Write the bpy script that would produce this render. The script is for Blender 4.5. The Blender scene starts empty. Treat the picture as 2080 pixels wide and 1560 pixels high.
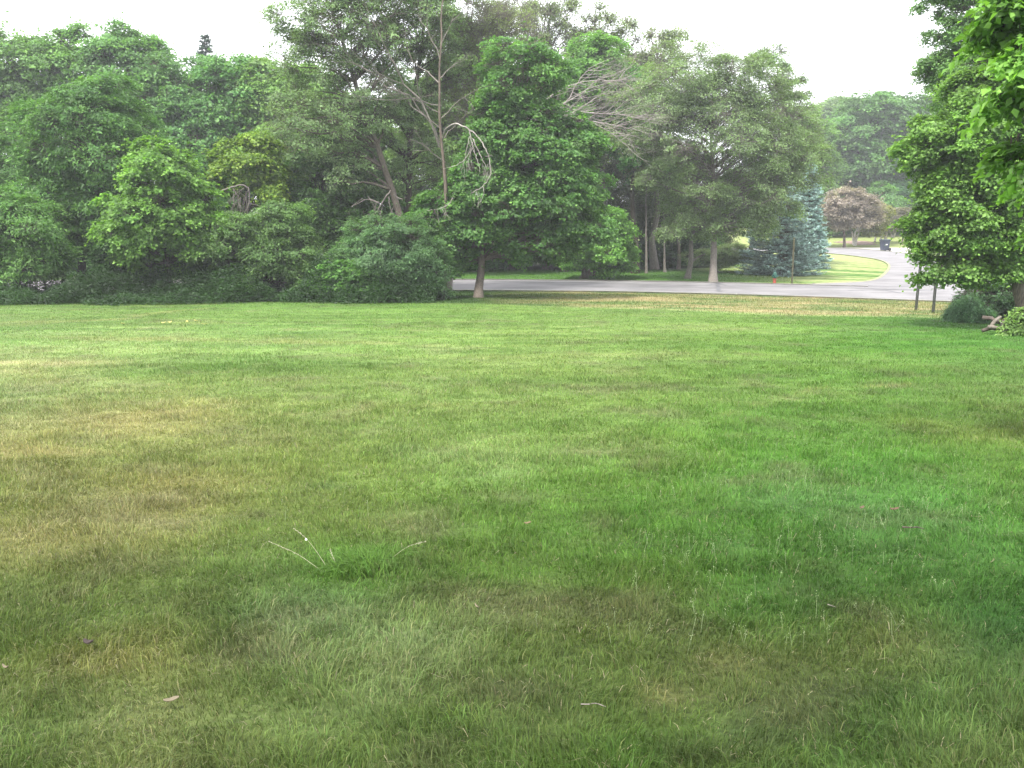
import bpy, bmesh, math
import numpy as np
from mathutils import Vector

sc = bpy.context.scene
R = math.radians
# ------------------------------------------------------------------ camera, sky, sun
FPX = 2000.0; PITCH = R(10.2); CAMZ = 1.75
cd = bpy.data.cameras.new("camera"); cam = bpy.data.objects.new("camera", cd)
sc.collection.objects.link(cam); sc.camera = cam
cam.location = (0, 0, CAMZ); cam.rotation_euler = (R(90) - PITCH, 0, 0)
cd.sensor_width = 36; cd.lens = FPX / 2080 * 36; cd.clip_start = 0.05; cd.clip_end = 3000

SUN_EL, SUN_AZ = R(58), R(215)          # azimuth clockwise from +Y
w = bpy.data.worlds.new("World"); sc.world = w; w.use_nodes = True
nt = w.node_tree; bgn = nt.nodes["Background"]
sky = nt.nodes.new("ShaderNodeTexSky"); sky.sky_type = 'NISHITA'; sky.sun_disc = False
sky.sun_elevation = SUN_EL; sky.sun_rotation = SUN_AZ; sky.dust_density = 4; sky.air_density = 1.0
mx = nt.nodes.new("ShaderNodeMix"); mx.data_type = 'RGBA'; mx.inputs[0].default_value = 0.8
nt.links.new(sky.outputs[0], mx.inputs[6]); mx.inputs[7].default_value = (13.0, 13.2, 13.6, 1)
nt.links.new(mx.outputs[2], bgn.inputs[0]); bgn.inputs[1].default_value = 0.122
sd = bpy.data.lights.new("sun", 'SUN'); sd.energy = 3.7; sd.angle = R(8); sd.color = (1, 0.96, 0.88)
so = bpy.data.objects.new("sun", sd); sc.collection.objects.link(so)
sv = Vector((math.sin(SUN_AZ) * math.cos(SUN_EL), math.cos(SUN_AZ) * math.cos(SUN_EL), math.sin(SUN_EL)))
so.rotation_euler = sv.to_track_quat('Z', 'Y').to_euler()
so.location = sv * 200
sc.view_settings.view_transform = 'Standard'; sc.view_settings.look = 'None'
sc.view_settings.gamma = 1; sc.view_settings.exposure = 1.15
cy = sc.cycles
cy.use_denoising = True
cy.max_bounces = 6; cy.diffuse_bounces = 4; cy.glossy_bounces = 2; cy.transmission_bounces = 4
cy.transparent_max_bounces = 4; cy.caustics_reflective = False; cy.caustics_refractive = False

# ------------------------------------------------------------------ maths helpers
CP, SP = math.cos(PITCH), math.sin(PITCH)
def W(px, py, D):
    a = (px - 1040) / FPX; b = -(py - 780) / FPX
    s = D / (CP + b * SP)
    return np.array([a * s, D, CAMZ + s * (-SP + b * CP)])
ROADZ = -2.35
RC = np.array([[-300, 40], [-60, 50], [-28, 51.4], [-20, 52.2], [-2.4, 52.7], [5.5, 51.8], [11, 50.3], [15, 48.8], [20.5, 46.4], [40, 38.5], [60, 31], [300, -60]], float)
HALF = 3.5
def roadc(x): return np.interp(x, RC[:, 0], RC[:, 1])
def terr(x, y):
    x = np.asarray(x, float); y = np.asarray(y, float)
    yn = np.maximum(roadc(np.clip(x, -60, 34)) - HALF - 0.9, 20)
    t = np.clip(y / yn, -0.5, 1)
    z = ROADZ * (t + 0.02 * np.sin(np.clip(t, 0, 1) * math.pi * 2))
    z = np.where(t > 0, z, ROADZ * t * 0.3)
    z = z + np.clip(y - 100, 0, 60) * 0.035
    bump = 0.03 * np.sin(x * 0.7 + y * 0.31) * np.sin(y * 0.45 - x * 0.2)
    return z + bump * np.clip((1 - t) * 6, 0, 1) * np.clip(y / 6, 0, 1)
def G(px, py):
    D = np.geomspace(1.5, 400, 6000)
    a = (px - 1040) / FPX; b = -(py - 780) / FPX
    s = D / (CP + b * SP)
    x = a * s; z = CAMZ + s * (-SP + b * CP)
    i = int(np.argmax(z < terr(x, D)))
    return np.array([x[i], D[i], float(terr(x[i], D[i]))])
def lin(c):
    c = np.asarray(c, float) / 255.0
    return np.where(c <= 0.04045, c / 12.92, ((c + 0.055) / 1.055) ** 2.4)
def _hash(ix, iy, iz, seed):
    n = (ix.astype(np.int64) * 374761393 + iy.astype(np.int64) * 668265263 + iz.astype(np.int64) * 2147483647 + seed * 974634777)
    n = (n ^ (n >> 13)) * 1274126177
    n = n & 0x7fffffff
    n = (n ^ (n >> 16))
    return (n & 0xffff) / 65535.0
def vn(p, f=1.0, seed=0, oct=1):
    p = np.atleast_2d(np.asarray(p, float))
    if p.shape[1] == 2: p = np.c_[p, np.zeros(len(p))]
    out = np.zeros(len(p)); amp = 1; tot = 0
    for o in range(oct):
        q = p * f; i = np.floor(q).astype(np.int64); fr = q - i; fr = fr * fr * (3 - 2 * fr)
        acc = 0
        for dx in (0, 1):
            for dy in (0, 1):
                for dz in (0, 1):
                    wgt = (fr[:, 0] if dx else 1 - fr[:, 0]) * (fr[:, 1] if dy else 1 - fr[:, 1]) * (fr[:, 2] if dz else 1 - fr[:, 2])
                    acc = acc + wgt * _hash(i[:, 0] + dx, i[:, 1] + dy, i[:, 2] + dz, seed + o * 17)
        out += amp * acc; tot += amp; amp *= 0.5; f = f * 2.03
    return out / tot
def unit(v): return v / np.maximum(np.linalg.norm(v, axis=-1, keepdims=True), 1e-9)

# ------------------------------------------------------------------ object helpers
def tag(o, label=None, cat=None, group=None, kind=None):
    if label: o['label'] = label
    if cat: o['category'] = cat
    if group: o['group'] = group
    if kind: o['kind'] = kind
    return o
def empty(name, loc, label, cat, group=None):
    o = bpy.data.objects.new(name, None); sc.collection.objects.link(o)
    o.location = tuple(map(float, loc)); o.empty_display_size = 0.3
    return tag(o, label, cat, group)
def mesh_obj(name, verts, faces, mat, parent=None, col=None, smooth=False, origin=None):
    """faces: (n,3) or (n,4) int array; verts in world space; stored local to the parent's location"""
    verts = np.asarray(verts, float)
    off = np.array(parent.location if parent else (origin if origin is not None else (0, 0, 0)), float)
    me = bpy.data.meshes.new(name)
    faces = np.asarray(faces, np.int32); k = faces.shape[1]
    me.vertices.add(len(verts)); me.vertices.foreach_set("co", (verts - off).astype(np.float32).ravel())
    me.loops.add(faces.size); me.loops.foreach_set("vertex_index", faces.ravel())
    me.polygons.add(len(faces)); me.polygons.foreach_set("loop_start", np.arange(0, faces.size, k, dtype=np.int32))
    if smooth: me.polygons.foreach_set("use_smooth", np.ones(len(faces), bool))
    me.update(calc_edges=True)
    if col is not None:
        a = me.color_attributes.new("Col", 'FLOAT_COLOR', 'POINT')
        a.data.foreach_set("color", np.c_[col, np.ones(len(col))].astype(np.float32).ravel())
    me.materials.append(mat)
    o = bpy.data.objects.new(name, me); sc.collection.objects.link(o)
    if parent: o.parent = parent
    else: o.location = tuple(off)
    return o
def bm_obj(name, bm, mat, parent=None, loc=None, smooth=False, bevel=0):
    me = bpy.data.meshes.new(name)
    if bevel: bmesh.ops.bevel(bm, geom=list(bm.edges), offset=bevel, segments=2, affect='EDGES', profile=0.5)
    bmesh.ops.recalc_face_normals(bm, faces=bm.faces)
    bm.to_mesh(me); bm.free(); me.materials.append(mat)
    if smooth:
        for p in me.polygons: p.use_smooth = True
    o = bpy.data.objects.new(name, me); sc.collection.objects.link(o)
    if parent: o.parent = parent
    if loc is not None: o.location = tuple(map(float, loc))
    return o

# ------------------------------------------------------------------ materials
def mat_new(name):
    m = bpy.data.materials.new(name); m.use_nodes = True; n = m.node_tree
    n.nodes.clear(); out = n.nodes.new("ShaderNodeOutputMaterial")
    return m, n, out
def mat_leaf(name, transl=0.45, rough=0.5, spec=0.35, tcol=(1.25, 1.35, 0.6)):
    m, n, out = mat_new(name)
    at = n.nodes.new("ShaderNodeAttribute"); at.attribute_name = "Col"
    p = n.nodes.new("ShaderNodeBsdfPrincipled"); p.inputs["Roughness"].default_value = rough
    p.inputs["Specular IOR Level"].default_value = spec
    n.links.new(at.outputs["Color"], p.inputs["Base Color"])
    t = n.nodes.new("ShaderNodeBsdfTranslucent")
    mu = n.nodes.new("ShaderNodeMix"); mu.data_type = 'RGBA'; mu.blend_type = 'MULTIPLY'; mu.inputs[0].default_value = 1
    n.links.new(at.outputs["Color"], mu.inputs[6]); mu.inputs[7].default_value = (*tcol, 1)
    n.links.new(mu.outputs[2], t.inputs["Color"])
    mi = n.nodes.new("ShaderNodeMixShader"); mi.inputs[0].default_value = transl
    n.links.new(p.outputs[0], mi.inputs[1]); n.links.new(t.outputs[0], mi.inputs[2]); n.links.new(mi.outputs[0], out.inputs[0])
    return m
def mat_noise(name, c1, c2, scale=8, rough=0.8, bump=0.3, detail=6, stretch=(1, 1, 1), attr=False, spec=0.3, metallic=0.0):
    m, n, out = mat_new(name)
    p = n.nodes.new("ShaderNodeBsdfPrincipled"); p.inputs["Roughness"].default_value = rough
    p.inputs["Specular IOR Level"].default_value = spec; p.inputs["Metallic"].default_value = metallic
    tc = n.nodes.new("ShaderNodeTexCoord"); mp = n.nodes.new("ShaderNodeMapping"); mp.inputs["Scale"].default_value = stretch
    no = n.nodes.new("ShaderNodeTexNoise"); no.inputs["Scale"].default_value = scale; no.inputs["Detail"].default_value = detail
    n.links.new(tc.outputs["Object"], mp.inputs[0]); n.links.new(mp.outputs[0], no.inputs["Vector"])
    cr = n.nodes.new("ShaderNodeValToRGB"); cr.color_ramp.elements[0].position = 0.32; cr.color_ramp.elements[1].position = 0.68
    cr.color_ramp.elements[0].color = (*c1, 1); cr.color_ramp.elements[1].color = (*c2, 1)
    n.links.new(no.outputs["Fac"], cr.inputs[0])
    n.links.new(cr.outputs[0], p.inputs["Base Color"])
    b = n.nodes.new("ShaderNodeBump"); b.inputs["Strength"].default_value = bump; b.inputs["Distance"].default_value = 0.02
    n.links.new(no.outputs["Fac"], b.inputs["Height"]); n.links.new(b.outputs[0], p.inputs["Normal"])
    n.links.new(p.outputs[0], out.inputs[0])
    return m
M = {}
M['leaf'] = mat_leaf("broadleaf")
M['needle'] = mat_leaf("needles", transl=0.1, rough=0.6, spec=0.3)
M['blade'] = mat_leaf("grass_blades", transl=0.3, rough=0.6, spec=0.1, tcol=(1.05, 1.15, 0.8))
M['bark'] = mat_noise("brown_bark", (0.055, 0.045, 0.038), (0.15, 0.125, 0.10), 14, 0.9, 0.8, stretch=(3, 3, 0.6))
M['bark_grey'] = mat_noise("grey_bark", (0.085, 0.075, 0.065), (0.20, 0.178, 0.158), 12, 0.9, 0.8, stretch=(3, 3, 0.6))
M['bark_dark'] = mat_noise("dark_bark", (0.03, 0.025, 0.02), (0.08, 0.065, 0.05), 14, 0.9, 0.8, stretch=(3, 3, 0.6))
M['bark_dead'] = mat_noise("bare_dead_wood", (0.17, 0.15, 0.135), (0.34, 0.31, 0.29), 9, 0.85, 0.5, stretch=(3, 3, 0.6))
M['bark_red'] = mat_noise("reddish_dead_bark", (0.06, 0.047, 0.038), (0.145, 0.115, 0.092), 7, 0.9, 0.6, stretch=(2, 2, 0.6))
M['bark_birch'] = mat_noise("birch_bark", (0.35, 0.31, 0.27), (0.62, 0.58, 0.53), 5, 0.8, 0.3, stretch=(1, 1, 3))
M['asphalt'] = mat_noise("worn_asphalt", (0.125, 0.12, 0.125), (0.198, 0.19, 0.196), .55, 0.9, 0.05, stretch=(1, 1.6, 1))
M['tar'] = mat_noise("tar_seal", (0.09, 0.09, 0.1), (0.14, 0.14, 0.15), 3, 0.8, 0.1)
M['concrete'] = mat_noise("pale_concrete", (0.26, 0.245, 0.22), (0.36, 0.34, 0.31), 2, 0.9, 0.1)
M['mulch'] = mat_noise("bark_mulch", (0.13, 0.09, 0.075), (0.25, 0.18, 0.15), 3, 0.95, 0.5)
M['post'] = mat_noise("dark_steel", (0.035, 0.04, 0.035), (0.07, 0.075, 0.065), 10, 0.6, 0.1, metallic=0.2)
M['post_rust'] = mat_noise("weathered_green_steel", (0.05, 0.06, 0.03), (0.1, 0.085, 0.05), 10, 0.7, 0.1)

def mat_ground():
    m, n, out = mat_new("turf")
    p = n.nodes.new("ShaderNodeBsdfPrincipled"); p.inputs["Roughness"].default_value = 0.95; p.inputs["Specular IOR Level"].default_value = 0.1
    at = n.nodes.new("ShaderNodeAttribute"); at.attribute_name = "Col"
    geo = n.nodes.new("ShaderNodeNewGeometry")
    def noise(scale, detail, stretch):
        mp = n.nodes.new("ShaderNodeMapping"); mp.inputs["Scale"].default_value = stretch
        no = n.nodes.new("ShaderNodeTexNoise"); no.inputs["Scale"].default_value = scale; no.inputs["Detail"].default_value = detail
        n.links.new(geo.outputs["Position"], mp.inputs[0]); n.links.new(mp.outputs[0], no.inputs["Vector"]); return no
    n1 = noise(3.0, 8, (1, 1.0, 1)); n2 = noise(26, 5, (1, 1, 1))
    r1 = n.nodes.new("ShaderNodeMapRange"); r1.inputs[1].default_value = 0.3; r1.inputs[2].default_value = 0.7; r1.inputs[3].default_value = 0.72; r1.inputs[4].default_value = 1.25
    n.links.new(n1.outputs["Fac"], r1.inputs[0])
    r2 = n.nodes.new("ShaderNodeMapRange"); r2.inputs[1].default_value = 0.3; r2.inputs[2].default_value = 0.7; r2.inputs[3].default_value = 0.6; r2.inputs[4].default_value = 1.4
    n.links.new(n2.outputs["Fac"], r2.inputs[0])
    mm = n.nodes.new("ShaderNodeMath"); mm.operation = 'MULTIPLY'; n.links.new(r1.outputs[0], mm.inputs[0]); n.links.new(r2.outputs[0], mm.inputs[1])
    vm = n.nodes.new("ShaderNodeVectorMath"); vm.operation = 'SCALE'; n.links.new(at.outputs["Color"], vm.inputs[0]); n.links.new(mm.outputs[0], vm.inputs["Scale"])
    n.links.new(vm.outputs[0], p.inputs["Base Color"])
    b = n.nodes.new("ShaderNodeBump"); b.inputs["Strength"].default_value = 0.5; b.inputs["Distance"].default_value = 0.03
    n.links.new(n2.outputs["Fac"], b.inputs["Height"]); n.links.new(b.outputs[0], p.inputs["Normal"])
    n.links.new(p.outputs[0], out.inputs[0])
    return m
M['ground'] = mat_ground()

# ------------------------------------------------------------------ lawn colour: drier and lusher turf, tree shade tinted in at near right, by bearing and distance
ROWS = [610, 650, 700, 740, 800, 860, 920, 1000, 1080, 1160, 1250, 1330, 1420, 1560]
COLS = [0, 260, 520, 780, 1040, 1300, 1560, 1820, 2080]
TAB = [
 [(110,150,80),(115,155,80),(115,160,80),(110,160,75),(115,160,75),(120,160,80),(110,160,75),(90,150,60),(80,140,60)],
 [(130,160,95),(130,165,90),(130,170,90),(125,165,85),(130,165,85),(130,165,90),(125,165,80),(85,150,60),(70,130,60)],
 [(140,180,110),(158,183,118),(142,180,108),(140,175,98),(140,172,95),(135,170,90),(118,165,72),(88,155,58),(78,142,62)],
 [(195,190,140),(150,176,108),(128,162,88),(138,166,95),(142,168,95),(135,165,90),(116,158,74),(105,152,68),(100,145,72)],
 [(152,170,116),(152,166,102),(142,163,92),(142,166,94),(145,170,98),(130,162,84),(112,155,74),(100,150,65),(108,142,72)],
 [(172,170,120),(188,170,116),(150,160,96),(140,163,90),(138,165,90),(122,158,80),(98,151,64),(98,148,62),(118,140,72)],
 [(175,162,108),(142,152,86),(145,155,86),(125,148,76),(135,165,95),(115,153,70),(90,150,55),(86,149,54),(105,144,64)],
 [(135,145,80),(166,150,96),(145,150,88),(122,146,72),(102,146,62),(92,146,56),(84,146,62),(80,146,68),(80,142,54)],
 [(165,150,100),(152,148,92),(115,135,66),(114,140,70),(98,136,62),(84,136,54),(75,136,52),(75,131,64),(70,133,54)],
 [(120,135,76),(114,130,70),(110,136,76),(98,140,62),(96,136,58),(84,132,52),(75,132,52),(72,130,56),(68,128,56)],
 [(105,125,66),(110,130,70),(108,134,86),(108,132,76),(104,124,62),(98,122,54),(77,130,52),(90,130,60),(56,114,56)],
 [(108,126,64),(140,138,84),(112,134,80),(140,154,108),(112,132,76),(98,118,60),(112,124,72),(104,126,70),(72,120,64)],
 [(115,126,76),(124,133,82),(112,131,76),(106,127,72),(96,121,62),(92,114,56),(96,114,60),(84,118,62),(94,124,68)],
 [(95,120,62),(128,134,86),(97,121,60),(99,124,66),(90,121,58),(82,116,48),(90,120,60),(80,116,56),(94,116,62)]]
TAB = np.array(TAB, float) * .82 + np.array([136., 162, 88]) * .18
TABL = lin(TAB * np.interp(ROWS, [610, 900, 1150, 1560], [1.0, 1.02, .99, .96])[:, None, None])
K = 0.49
BLOBS = [  # px, py, rx, ry, sRGB, weight
 (740,1140,110,45,(84,150,46),.8),(620,840,40,10,(90,140,60),.6),(700,845,40,8,(165,170,115),.5),
 (820,912,60,9,(84,110,66),.8),(665,990,40,9,(86,112,74),.8),(940,925,110,12,(165,180,125),.6),
 (1000,960,110,25,(150,175,115),.5),(1600,1010,130,28,(105,150,95),.6),(1850,1060,90,22,(98,150,90),.6),
 (260,690,180,7,(190,185,130),.7),(90,745,120,14,(200,190,140),.6),(330,700,200,5,(120,175,90),.6),(60,655,70,5,(175,165,120),.6),
 (100,920,150,9,(200,184,132),.8),(270,850,130,22,(192,180,126),.5),(220,865,60,10,(200,182,128),.6),
 (200,1345,110,30,(150,140,88),.8),(120,1480,60,40,(100,118,66),.4),(320,1450,90,45,(140,137,92),.6),(460,1325,80,30,(88,112,56),.6),
 (700,1290,170,60,(140,158,108),.5),(640,1230,130,40,(104,142,96),.5),(380,1230,60,18,(112,100,70),.5),(900,1480,110,30,(80,110,44),.4),
 (1180,1270,120,40,(88,100,40),.6),(1480,1350,60,28,(132,122,84),.7),(1790,1310,90,40,(122,118,74),.6),(1340,1415,50,18,(158,140,104),.7),
 (1870,1300,110,60,(118,122,70),.4),(2060,1260,80,70,(64,114,54),.5),(1960,880,110,25,(138,144,80),.6),(1840,860,60,14,(126,135,70),.6),  # dark green one at the right edge: tree shade put into the turf colour
 (1700,800,70,6,(150,160,95),.6),(1640,1200,90,40,(62,120,50),.6),(1560,1500,90,40,(66,108,52),.5),(1330,1530,100,30,(66,122,44),.6),
 (1480,1120,60,25,(104,148,96),.4),(1180,1010,90,25,(96,140,48),.5),(430,1140,90,25,(96,126,52),.5),(330,1030,120,20,(160,152,100),.5),
 (380,655,60,4,(170,180,110),.6),(560,690,120,5,(170,180,115),.6),(1430,665,80,5,(160,170,110),.5),(1250,720,90,5,(155,170,105),.5),
 (540,745,200,14,(108,150,72),.5),(320,760,120,10,(108,152,74),.5),(1150,880,120,14,(122,152,70),.5),(1850,700,160,20,(74,148,46),.5)]
_bl = []
for (px, py, rx, ry, c, wt) in BLOBS:
    g = G(px, py); g1 = G(px, py + ry); g2 = G(px, max(py - ry, 622))
    _bl.append((g[0], g[1], rx / FPX * g[1], max(0.5 * (g2[1] - g1[1]), 0.12), lin(c), wt))
# table in world terms: slope of sight line -> distance of each row along flat turf, columns as bearings x/y
RD = np.array([G(1040, r)[1] for r in ROWS])[::-1]; CB = np.array([(c - 1040) / FPX / (CP) for c in COLS]); TW = TABL[::-1]
TRACKS = [(np.array([G(*p)[:2] for p in pts]), w_) for pts, w_ in [([(0, 925), (120, 903), (230, 884), (330, 866), (430, 856), (560, 846), (700, 834), (900, 826)], .09), ([(0, 800), (150, 790), (330, 800), (430, 815)], .12), ([(0, 662), (120, 655), (250, 648), (330, 634), (420, 626)], .25), ([(200, 690), (340, 688), (600, 696), (900, 700)], .3), ([(60, 752), (120, 800), (160, 850), (180, 900)], .15), ([(1480, 842), (1660, 790), (1850, 782)], .1)]]
def lawncol(x, y):
    x = np.asarray(x, float); y = np.asarray(y, float)
    P = np.c_[x, y]
    jx = (vn(P, 1.3, 5, 2) - .5) * 1.0; jy = (vn(P, 1.1, 6, 2) - .5) * 1.2
    yy = np.maximum(y + jy * np.clip(y / 8, .3, 2), 0.5); bx = (x + jx * np.clip(y / 8, .3, 2)) / yy * (yy / np.hypot(yy, CAMZ * .3))
    ri = np.interp(np.log(yy), np.log(RD), np.arange(len(RD))); ci = np.interp(bx, CB, np.arange(len(CB)))
    r0 = np.clip(ri.astype(int), 0, len(RD) - 2); c0 = np.clip(ci.astype(int), 0, len(CB) - 2); fr = (ri - r0)[:, None]; fc = (ci - c0)[:, None]
    c = (TW[r0, c0] * (1 - fr) * (1 - fc) + TW[r0 + 1, c0] * fr * (1 - fc) + TW[r0, c0 + 1] * (1 - fr) * fc + TW[r0 + 1, c0 + 1] * fr * fc)
    warpx = (vn(P, 2.2, 9, 2) - .5) * .8; warpy = (vn(P, 2.2, 10, 2) - .5) * .8
    for (bx0, by0, rx, ry, bc, wt) in _bl:
        d = ((x - bx0 + warpx * min(rx, 1.2)) / rx) ** 2 + ((y - by0 + warpy * min(ry, 1.2)) / ry) ** 2
        k = (wt * .72 * np.exp(-d * 0.9))[:, None]
        c = c * (1 - k) + bc * k
    for tr_, tw_ in TRACKS:
        dmin = np.full(len(x), 9.0)
        for a, b in zip(tr_[:-1], tr_[1:]):
            ab = b - a; t = np.clip(((P - a) @ ab) / (ab @ ab), 0, 1); dmin = np.minimum(dmin, np.hypot(*(P - a - t[:, None] * ab).T))
        k = (.5 * np.exp(-(dmin / tw_) ** 2) * np.clip(vn(P, 1.5, 61, 2) * 2 - .4, 0, 1))[:, None]; c = c * (1 - k) + lin((196, 190, 132)) * k
    # mottling: dry straw, blueish fescue, dark lush tufts
    n1 = vn(P, 1.7, 21, 3); n2 = vn(P, 3.5, 22, 3); n3 = vn(P, 0.6, 23, 2); n4 = vn(P * [.22, 1.7], 1, 24, 3)
    far_k = np.clip((y - 6) / 10, 0, 1)[:, None]; stv = (n4 - .5)[:, None] * far_k
    c = c * (1 + .5 * stv) * (1 + stv * np.array([.35, 0, .3]))
    dry = np.clip((n1 - .56) * 4, 0, 1)[:, None] * .45
    c = c * (1 - dry) + c.mean(1, keepdims=True) * np.array([1.32, 1.12, .72]) * dry
    blue = np.clip((n2 - .58) * 5, 0, 1)[:, None] * .35
    c = c * (1 - blue) + c * np.array([1.02, 1.04, 1.25]) * blue
    c = c * (0.80 + 0.4 * n2)[:, None] * (0.86 + 0.28 * n3)[:, None]
    c = c.mean(1, keepdims=True) * (1 - .95) + c * .95
    c[:, 0] += .13 * np.maximum(c[:, 1] - c[:, 0], 0); c[:, 2] = np.minimum(c[:, 2], .64 * c[:, 0])
    return np.clip(c * K * np.array([.90, .98, .80]), .004, 1)
EDGE = np.array([G(*p)[:2] for p in [(0, 618), (700, 614), (940, 617), (1240, 626), (1500, 636), (1700, 642), (1900, 645), (2080, 655)]])

# ------------------------------------------------------------------ ground
def axis(parts):
    out = []
    for a, b, st in parts: out += list(np.arange(a, b, st))
    return np.array(out)
xs = np.concatenate([[-600, -400, -250, -170, -120, -90, -70, -55, -45], np.arange(-38, 38, .24), [38, 45, 55, 70, 90, 120, 170, 250, 400, 600]])
ys = np.concatenate([[-60, -40, -25, -12, -6, -2, 0], np.arange(1, 8, .12), np.arange(8, 60, .26), np.arange(60, 120, .8), [122, 128, 136, 150, 170, 200, 240, 300, 400, 600, 900]])
X, Y = np.meshgrid(xs, ys); x = X.ravel(); y = Y.ravel(); P = np.c_[x, y]
z = terr(x, y)
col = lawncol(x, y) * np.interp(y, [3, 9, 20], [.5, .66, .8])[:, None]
edge = np.interp(x, EDGE[:, 0], EDGE[:, 1])
rc = roadc(x)
n1 = vn(P, .9, 31, 3); n2 = vn(P * [0.35, 1.2], 1, 32, 3)
verge = lin((178, 176, 118)) * K * .8; vg2 = lin((205, 188, 140)) * K * .85; vg3 = lin((120, 152, 82)) * K * .8
k = np.clip((n1 - .35) * 3, 0, 1)[:, None]; vc = vg3 * (1 - k) + verge * k
k = np.clip((n2 - .5) * 4, 0, 1)[:, None]; vc = vc * (1 - k) + vg2 * k
kk = np.clip((y - edge) / 0.5, 0, 1)[:, None]; kx = np.clip((x - (-1.5)) / 5, 0, 1)[:, None]
lush = lin((86, 120, 58)) * K * .6 * (0.7 + .6 * n1)[:, None]
vc = lush * (1 - kx) + vc * kx
col = col * (1 - kk) + vc * kk
rim = np.exp(-((y - edge) / 0.25) ** 2)[:, None] * kx * .5
col = col * (1 - rim) + lin((196, 206, 142)) * K * rim
# beyond the road
far = y > rc
fg = lin((104, 150, 68)) * K * .85; fy = lin((186, 198, 130)) * K * .9
ang = np.arctan2(y - 50, x - 36)
streak = vn(np.c_[ang * 26, np.hypot(y - 50, x - 36) * .12], 1, 41, 3)
pen = np.clip((x - 10) / 6, 0, 1) * np.clip((streak - .30) * 3.2, 0, 1)
fc = fg[None] * (0.75 + .5 * n1)[:, None]
fc = fc * (1 - pen[:, None]) + fy * pen[:, None]
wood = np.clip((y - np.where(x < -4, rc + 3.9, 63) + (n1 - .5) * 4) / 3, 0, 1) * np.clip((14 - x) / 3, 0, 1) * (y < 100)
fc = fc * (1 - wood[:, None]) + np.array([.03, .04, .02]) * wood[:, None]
fa = np.clip((y - 95) / 3, 0, 1)[:, None]
fl = lin((178, 192, 118)) * K * .85 * (0.7 + .6 * vn(P * [.1, .8], 1, 43, 2))[:, None]
fc = fc * (1 - fa) + fl * fa
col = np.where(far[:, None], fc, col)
# bare shaded litter under the hedge trees
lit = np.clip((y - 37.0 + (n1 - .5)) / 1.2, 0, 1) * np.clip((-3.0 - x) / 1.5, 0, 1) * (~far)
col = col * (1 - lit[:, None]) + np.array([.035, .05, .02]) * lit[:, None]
nx, ny = len(xs), len(ys)
ii = np.arange((ny - 1) * (nx - 1)); r_ = ii // (nx - 1); c_ = ii % (nx - 1); b0 = r_ * nx + c_
F = np.c_[b0, b0 + 1, b0 + nx + 1, b0 + nx]
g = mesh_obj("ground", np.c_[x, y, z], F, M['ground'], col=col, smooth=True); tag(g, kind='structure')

def ribbon(name, pts, w0, w1, z, mat, n=6, label=None):
    pts = np.asarray(pts, float)
    # resample
    d = np.r_[0, np.cumsum(np.linalg.norm(np.diff(pts, axis=0), axis=1))]
    t = np.arange(0, d[-1], 0.7); q = np.c_[np.interp(t, d, pts[:, 0]), np.interp(t, d, pts[:, 1])]
    ker = np.ones(n) / n; qq = q.copy()
    if len(q) > n * 2:
        pad = np.r_[np.repeat(q[:1], n, 0), q, np.repeat(q[-1:], n, 0)]
        qq = np.c_[np.convolve(pad[:, 0], ker, 'same'), np.convolve(pad[:, 1], ker, 'same')][n:-n]
    tn = unit(np.gradient(qq, axis=0)); nn = np.c_[-tn[:, 1], tn[:, 0]]
    a = qq + nn * w0; b = qq + nn * w1; m = len(qq)
    v = np.r_[np.c_[a, np.full(m, z)], np.c_[b, np.full(m, z)]]
    i = np.arange(m - 1); f = np.c_[i, i + m, i + m + 1, i + 1][:, ::-1]
    if w0 > w1: f = f[:, ::-1]
    return v, f, qq, nn
rcx = RC[(RC[:, 0] >= -60) & (RC[:, 0] <= 60)]
rcx = np.r_[[[-150, 46.]], rcx, [[110, 12.]]]
v, f, _, _ = ribbon("r", rcx, -HALF, HALF, ROADZ + .02, M['asphalt'])
tag(mesh_obj("road", v, f, M['asphalt']), kind='structure')
def slab(name, v, f, h, mat):
    """a strip with thickness: the top sheet plus skirts"""
    m = len(v) // 2
    bot = v.copy(); bot[:, 2] -= h
    V = np.r_[v, bot]; i = np.arange(m - 1)
    s1 = np.c_[i, i + 1, i + 1 + 2 * m, i + 2 * m]; s2 = np.c_[i + m, i + m + 1, i + m + 1 + 2 * m, i + 3 * m]
    o = mesh_obj(name, V, np.r_[f, s1, s2], mat); return tag(o, kind='structure')
v, f, _, _ = ribbon("k", rcx, -HALF - .32, -HALF + .01, ROADZ + .06, M['concrete']); slab("near_kerb", v, f, .2, M['concrete'])
pts = rcx[rcx[:, 0] < 17]; pts = np.r_[pts, [[18.2, 47.5]]]
v, f, _, _ = ribbon("k", pts, HALF - .01, HALF + .3, ROADZ + .055, M['concrete']); slab("far_kerb", v, f, .2, M['concrete'])
# side road: an area that leaves the road at the right and bends away to the left
inner = [(1640, 577.5), (1700, 575), (1755, 573), (1780, 568), (1795, 557), (1805, 545), (1803, 536), (1785, 528), (1740, 521.5), (1700, 517), (1660, 514), (1600, 512), (1400, 509), (1000, 507)]
outer = [(1000, 499), (1400, 501), (1600, 502.2), (1676, 503.6), (1740, 505.6), (1800, 510.5), (1850, 517), (1905, 530), (1960, 545), (2030, 562), (2120, 578), (2300, 590)]
def GR(px, py):
    b = -(py - 780) / FPX; s = (ROADZ - CAMZ) / (-SP + b * CP)
    return np.array([(px - 1040) / FPX * s, s * (CP + b * SP)])
def smooth_poly(P, it=3):
    P = np.asarray(P, float)
    for _ in range(it):
        q = [P[0]]
        for a, b in zip(P[:-1], P[1:]): q += [a * .75 + b * .25, a * .25 + b * .75]
        q.append(P[-1]); P = np.array(q)
    return P
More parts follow.
